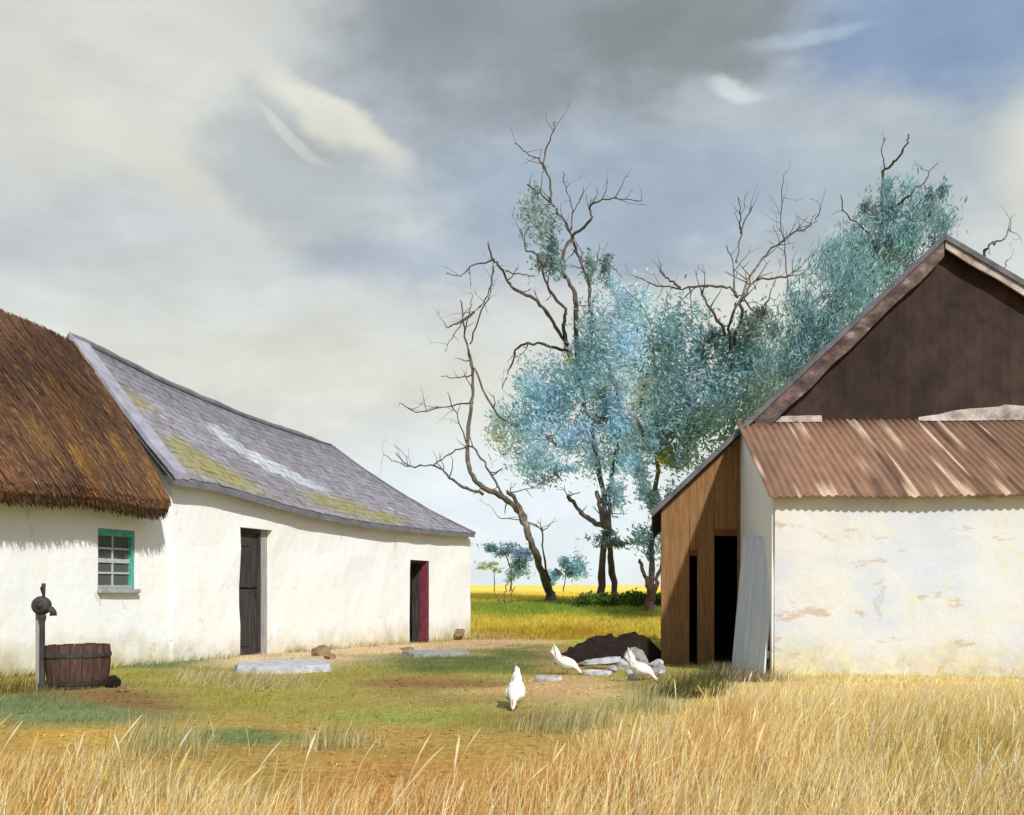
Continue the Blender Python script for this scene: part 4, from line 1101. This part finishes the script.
make_tree('bare_tree', 'bare branch tips showing over the right rake of the barn', 'tree', 28, [
 ([(986, 430), (984, 300), (984, 257), (988, 247), (1000, 240), (1009, 231)], 3.0, 1.0), ([(1000, 320), (1006, 285), (1004, 268), (1010, 258)], 1.6, .6)], None, 'bark_dark', seed=17, twig=.5, base=(986, 600))
# small far trees
make_tree('small_tree', 'small blue flat topped tree just right of the farmhouse corner', 'tree', 75, [([(511, 590), (511, 572), (506, 556), (498, 548)], 1.6, .7), ([(511, 572), (518, 558), (524, 550)], 1.2, .6)],
 [(498, 549, 17, 7, (104, 150, 170), 700), (514, 556, 15, 12, (110, 156, 174), 900), (519, 570, 10, 8, BT, 400), (508, 577, 8, 6, BT, 300)], 'bark_dark', leaf=.42, seed=21, twig=0, dep=.5)
make_tree('small_tree', 'tiny olive tree under the blue flat topped one', 'tree', 70, [([(494, 592), (495, 576), (490, 568)], .9, .5)],
 [(487, 566, 10, 4, (150, 168, 110), 260), (497, 570, 5, 3, (150, 168, 110), 100)], 'bark_dark', leaf=.32, seed=22, twig=0, dep=.5)
make_tree('small_tree', 'low blue bushy tree between the leaning trunk and the paired trunks', 'tree', 72, [([(563, 594), (566, 576), (572, 562)], 1.4, .6), ([(566, 578), (556, 568)], 1, .5)],
 [(560, 570, 14, 10, (112, 158, 176), 700), (575, 563, 12, 12, (106, 152, 170), 700), (552, 580, 8, 6, BT, 260), (582, 572, 8, 8, BT, 280)], 'bark_dark', leaf=.42, seed=23, twig=0, dep=.5)
# broken stumps
make_tree('stump', 'broken red brown stump splayed in a V beside the barn corner', 'stump', 42, [
 ([(649, 602), (648, 585), (643, 570), (640, 560)], 4.2, 1.8), ([(651, 602), (656, 584), (662, 560), (664, 550)], 3.8, 1.0), ([(650, 598), (651, 582), (652, 573)], 2.4, 1.2)], None, 'bark_red', seed=25, twig=0)
make_tree('dead_stems', 'three charred bare stems in the yellow field', 'stump', 46, [
 ([(504, 604), (505, 594), (507, 584)], 1.5, .8), ([(510, 604), (512, 593), (516, 587)], 1.6, .6), ([(499, 604), (497, 597), (495, 591)], .9, .5)], None, 'bark_red', seed=26, twig=0)
# low shrubs along the paddock edge
SH = [(585, 601, 17, 7, 'low round green shrub leftmost under the tall trees'), (603, 600, 14, 8, 'low green shrub hugging the foot of the paired trunks'), (626, 603, 12, 7, 'small green shrub between the trunks and the broken stump'), (645, 603, 13, 8, 'dark green shrub around the foot of the broken stump'), (663, 604, 10, 8, 'green shrub touching the corner of the barn planks')]
for i, (px, py, rx, ry, lb) in enumerate(SH):
    gp = pix(px, py+6, 43); gp.z = gz(gp.x, 43); rng = np.random.default_rng(40+i)
    o = empty('shrub', gp, lb, 'shrub', 'low green shrubs under the trees')
    k = 43/F; pts = []; cs = []
    for q in range(9):
        cc = np.array(gp)+np.array([rng.uniform(-.8, .8)*rx*k, rng.uniform(-.6, .6)*rx*k, rng.uniform(.2, 1.3)*ry*k]); m_ = 150
        pts.append(cc+rng.normal(size=(m_, 3))*np.array([rx*.28, rx*.28, ry*.3])*k); cs.append(np.ones((m_, 1))*np.array(lin(*((118, 146, 62) if rng.random() < .6 else (88, 116, 58)), .9))*rng.uniform(.6, 1.3, (m_, 1)))
    v, q, c = leaves(np.concatenate(pts), .2, np.concatenate(cs), (0, 0, .5), .4, rng)
    v[:, 2] = np.maximum(v[:, 2], ground_np(v[:, 0], v[:, 1]))
    mesh_obj('foliage', v, q, M['leaf'], o, cols=c)
    mb = MB()
    for q in range(4): mb.tube([gp-Vector((0, 0, .1)), gp+Vector((rng.uniform(-.2, .2), rng.uniform(-.2, .2), .25))], [.03, .015], 5)
    mb.build('stem', M['bark_dark'], o)

# ------------------------------------------------------------------ grasses
def inside(x, y, pad=.0):
    """true where a building stands"""
    q = np.stack([x-P0.x, y-P0.y], -1); s = q @ np.array([AX.x, AX.y]); o = q @ np.array([NX.x, NX.y])
    a = (s > T0) & (s < SE) & (o < pad-.0) & (o > -2*HW)
    q = np.stack([x-B0.x, y-B0.y], -1); k = q @ np.array([UX.x, UX.y]); d = q @ np.array([VX.x, VX.y])
    b = (k > KL-.02) & (d > -.06-pad) & (d < DB) | (k > -.03-pad) & (d > -LD-pad) & (d < 0)
    return a | b
def blades(name, x, y, h, w_, cols, lean, kind_label, segs=3, seed=False):
    n = len(x); z = ground_np(x, y)-.01; a = RNG.uniform(0, 2*np.pi, n)
    dirv = np.stack([np.cos(a), np.sin(a), np.zeros(n)], 1); la = RNG.normal(0, 1, n)*.9+.5
    flat_ = np.where(RNG.random(n) < .12, RNG.uniform(1.2, 2.2, n), 1.0)
    ld_ = np.stack([np.cos(la), np.sin(la), np.zeros(n)], 1)*(lean*flat_*h*RNG.uniform(.2, 1.4, n))[:, None]
    base = np.stack([x, y, z], 1); V = []
    for s in range(segs+1):
        t = s/segs; c = base+ld_*(t**1.8)+np.array([0, 0, 1])*(h*t*(1-.12*t*lean))[:, None]
        ww = ((w_*(1-t**1.5)*.5+.0004) if not seed else (.0012+w_*.6*math.exp(-((t-.84)/.11)**2)))[:, None] if np.ndim(w_) else 0
        V.append(c-dirv*ww); V.append(c+dirv*ww)
    V = np.stack(V, 1).reshape(-1, 3); m_ = 2*(segs+1); f = []
    b0 = np.arange(n)*m_
    for s in range(segs): f.append(np.stack([b0+2*s, b0+2*s+1, b0+2*s+3, b0+2*s+2], 1))
    C_ = np.repeat(cols, m_, 0)
    o = mesh_obj(name, V, np.concatenate(f), M['blade'], cols=C_)
    return tag(o, kind_label[0], kind_label[1], kind='stuff')
def scatter(n, y0, y1, xpad=1.2):
    y = np.sqrt(RNG.uniform(y0**2, y1**2, n)); x = RNG.uniform(-1, 1, n)*(y*.53+xpad); return x, y
def proj(x, y): return CX+x/y*F, HY+(EYE-ground_np(x, y))/y*F
# tall dry grass of the foreground
x, y = scatter(190000, 3.6, 13.2); px, py = proj(x, y)
nz = (fbm(x*1.1, y*1.1, 101)-.5)
EX = [-100, 0, 180, 260, 340, 450, 520, 580, 650, 700, 770, 1200]; EY = [766, 764, 772, 806, 806, 790, 772, 748, 728, 708, 676, 670]
edge = np.interp(px, EX, EY)
den = sstep(-14, 26, py-edge+nz*60)*(.30+.95*sstep(.36, .66, fbm(x*2.3, y*2.3, 111)))
den = den*(1-.55*np.exp(-((px-390)/150)**2))*(1-.35*sstep(260, 120, px))
keep = (RNG.random(len(x)) < den) & ~inside(x, y, .03)
x, y, px, py = x[keep], y[keep], px[keep], py[keep]
far = sstep(12.5, 6.5, y)
h = (.12+.20*far)*RNG.uniform(.5, 1.25, len(x))*(.6+.8*fbm(x*1.3, y*1.3, 121))*(.35+.65*sstep(-10, 70, py-np.interp(px, EX, EY)))
pal = np.array([lin(238, 216, 152), lin(242, 228, 184), lin(228, 194, 120), lin(212, 156, 84), lin(186, 176, 104), lin(245, 237, 210)])
warm = np.exp(-(((px-440)/170)**2+((py-800)/55)**2))+.45*np.exp(-(((px-720)/50)**2+((py-740)/60)**2))+.5*np.exp(-(((px-30)/60)**2+((py-790)/60)**2))
gr = np.exp(-(((px-960)/90)**2+((py-780)/40)**2))+.8*np.exp(-(((px-620)/90)**2+((py-720)/30)**2))+.5*np.exp(-(((px-200)/90)**2+((py-780)/40)**2))
wts = np.stack([1.0+0*px, .8+0*px, .45+.8*warm, .10+2.6*warm, .25+2.0*gr, .35*(1-np.clip(warm, 0, 1))], 1); wts /= wts.sum(1)[:, None]
ch = (wts.cumsum(1) > RNG.random(len(px))[:, None]).argmax(1)
cl = pal[ch]*RNG.uniform(.7, 1.2, (len(px), 1))
blades('dry_grass', x, y, h, .0035+.004*RNG.random(len(x)), cl, .45, ('tall dry golden grass across the front of the yard', 'grass'), 4)
# a few tall seeding stalks
x, y = scatter(5200, 4.2, 12.0); px, py = proj(x, y)
edge = np.interp(px, [-100, 180, 300, 520, 650, 770, 1200], [780, 780, 810, 785, 745, 690, 684]); keep = (py > edge) & (RNG.random(len(x)) < .35) & ~inside(x, y, .05)
x, y = x[keep], y[keep]
cl = pal[RNG.choice([1, 5, 0, 2], len(x))]*RNG.uniform(.8, 1.15, (len(x), 1))
blades('seed_stalks', x, y, RNG.uniform(.22, .46, len(x))*(.6+.4*sstep(12, 7, y)), .006+.005*RNG.random(len(x)), cl, .5, ('pale seeding grass stalks among the dry grass', 'grass'), 8, seed=True)
# short turf over the yard
x, y = scatter(330000, 4.0, 27.0, 1.0); px, py = proj(x, y)
c0 = gcol(x, y); green = c0[:, 1]-c0[:, 0]*.82
den = .25+.75*sstep(-.03, .03, green)*(.35+.65*sstep(.35, .6, fbm(x*1.9, y*1.9, 141)))
keep = (RNG.random(len(x)) < den*sstep(27, 18, y)**.3) & ~inside(x, y, .02); x, y, c0 = x[keep], y[keep], c0[keep]
h = RNG.uniform(.02, .075, len(x))*(.5+1.1*fbm(x*1.9, y*1.9, 141))
blades('short_turf', x, y, h, .004+.004*RNG.random(len(x)), c0*RNG.uniform(.9, 1.7, (len(x), 1)), .8, ('short patchy green and olive turf of the farmyard', 'turf'), 2)
# pebbles and crumbs of earth on the bare ground
x, y = scatter(16000, 5.0, 24.0, 1.0); c0 = gcol(x, y); keep = (RNG.random(len(x)) < .12+.6*sstep(.0, -.05, c0[:, 1]-c0[:, 0]*.82)) & ~inside(x, y, .02)
x, y, c0 = x[keep], y[keep], c0[keep]; n = len(x); sz = RNG.uniform(.006, .026, n)**1.0; a = RNG.uniform(0, 6.28, n)
oc = np.array([[1, 0, 0], [0, 1, 0], [-1, 0, 0], [0, -1, 0], [.2, .1, .75], [0, 0, -.4]])
V = oc[None]*sz[:, None, None]*RNG.uniform(.6, 1.3, (n, 6, 1)); ca, sa = np.cos(a)[:, None], np.sin(a)[:, None]
V = np.stack([V[..., 0]*ca-V[..., 1]*sa+x[:, None], V[..., 0]*sa+V[..., 1]*ca+y[:, None], V[..., 2]+ground_np(x, y)[:, None]+.003], -1).reshape(-1, 3)
f = np.array([[0, 1, 4], [1, 2, 4], [2, 3, 4], [3, 0, 4], [1, 0, 5], [2, 1, 5], [3, 2, 5], [0, 3, 5]])
Fq = (np.arange(n)[:, None, None]*6+f[None]).reshape(-1, 3)
o = mesh_obj('pebbles', V, Fq, M['ground'], cols=np.repeat(c0*RNG.uniform(.6, 1.5, (n, 1)), 6, 0)); tag(o, 'pebbles and crumbs of earth over the bare yard', 'pebbles', kind='stuff')
# far pasture tufts
n = 60000; y = RNG.uniform(27, 70, n); x = RNG.uniform(-.10, .22, n)*y; c0 = gcol(x, y)
blades('pasture_grass', x, y, RNG.uniform(.06, .2, n), .02+.02*RNG.random(n), c0*RNG.uniform(.75, 1.35, (n, 1)), .5, ('yellow green pasture beyond the yard under the trees', 'pasture'), 2)
# weeds at wall feet and tufts
def tuft(name, spots, n, h0, pals, label, cat, wd=.006, spread=(.2, .12), lean=.5):
    X_ = []; Y_ = []; Cc = []; Hh_ = []
    for (px, py, sc_) in spots:
        p = gpix(px, py); m_ = int(n*sc_); X_.append(p.x+RNG.normal(0, spread[0]*sc_, m_)); Y_.append(p.y+RNG.normal(0, spread[1]*sc_, m_)); Hh_.append(RNG.uniform(.35, 1.2, m_)*h0*sc_)
        pc = np.array([lin(*c, .8) for c in pals]); Cc.append(pc[RNG.integers(0, len(pc), m_)]*RNG.uniform(.7, 1.2, (m_, 1)))
    X_ = np.concatenate(X_); Y_ = np.concatenate(Y_); ok = ~inside(X_, Y_, .01)
    return blades(name, X_[ok], Y_[ok], np.concatenate(Hh_)[ok], wd*RNG.uniform(.6, 1.3, ok.sum()), np.concatenate(Cc)[ok], lean, (label, cat), 3)
tuft('weeds', [(8, 690, 1.0), (22, 692, .9), (30, 690, .7), (-4, 694, 1)], 120, .26, [(120, 110, 60), (150, 100, 60), (96, 104, 60), (190, 170, 110)], 'thin weeds growing left of the pump post', 'weeds')
tuft('straw_tuft', [(205, 678, .8), (225, 682, 1), (245, 684, 1.1), (265, 686, .9), (280, 682, .6), (195, 672, .6)], 620, .15, [(236, 226, 170), (210, 196, 120), (240, 232, 190), (168, 152, 76)], 'pale yellow straw tufts left of the doorstep slab', 'grass', .006, (.26, .16), .8)
wf = [hs(s_, .06+.10*random.random(), 0) for s_ in np.arange(-5.5, 12.8, .16) if random.random() < .75 and not (d1a-.2 < s_ < d1b+.1 or d2a-.2 < s_ < d2b+.1)]
wx = np.concatenate([p.x+RNG.normal(0, .09, 26) for p in wf]); wy = np.concatenate([p.y+RNG.normal(0, .09, 26) for p in wf]); ok = ~inside(wx, wy, .04); wx, wy = wx[ok], wy[ok]
wc = np.array([lin(*c, .8) for c in ((132, 128, 66), (176, 162, 98), (108, 118, 66), (206, 190, 140))])[RNG.integers(0, 4, len(wx))]*RNG.uniform(.7, 1.2, (len(wx), 1))
blades('weeds', wx, wy, RNG.uniform(.04, .16, len(wx))*(.5+1.0*fbm(wx*2, wy*2, 151)), .005+.004*RNG.random(len(wx)), wc, .6, ('thin fringe of weeds along the foot of the white walls', 'weeds'), 3)
tuft('weeds', [(688, 697, 1.0), (676, 698, .8), (700, 690, .8), (712, 682, .8)], 260, .26, [(84, 92, 44), (64, 76, 44), (120, 116, 56)], 'dark green weeds at the foot of the brown plank wall', 'weeds')
tuft('weeds', [(725, 680, 1.0), (742, 682, 1.0), (755, 684, .9)], 240, .22, [(176, 160, 140), (140, 124, 110), (208, 190, 160), (120, 110, 90)], 'dry greyish weeds at the foot of the leaning door panel', 'weeds')
tuft('grass_tuft', [(552, 735, 1.0), (575, 728, 1.0), (640, 712, 1.0), (655, 716, .9), (330, 745, .9), (165, 742, 1), (160, 755, 1.1)], 200, .24, [(218, 214, 168), (190, 190, 130), (150, 156, 96), (236, 226, 180)], 'pale green grass tufts between yard and dry grass', 'grass', .005, (.18, .14), .45)
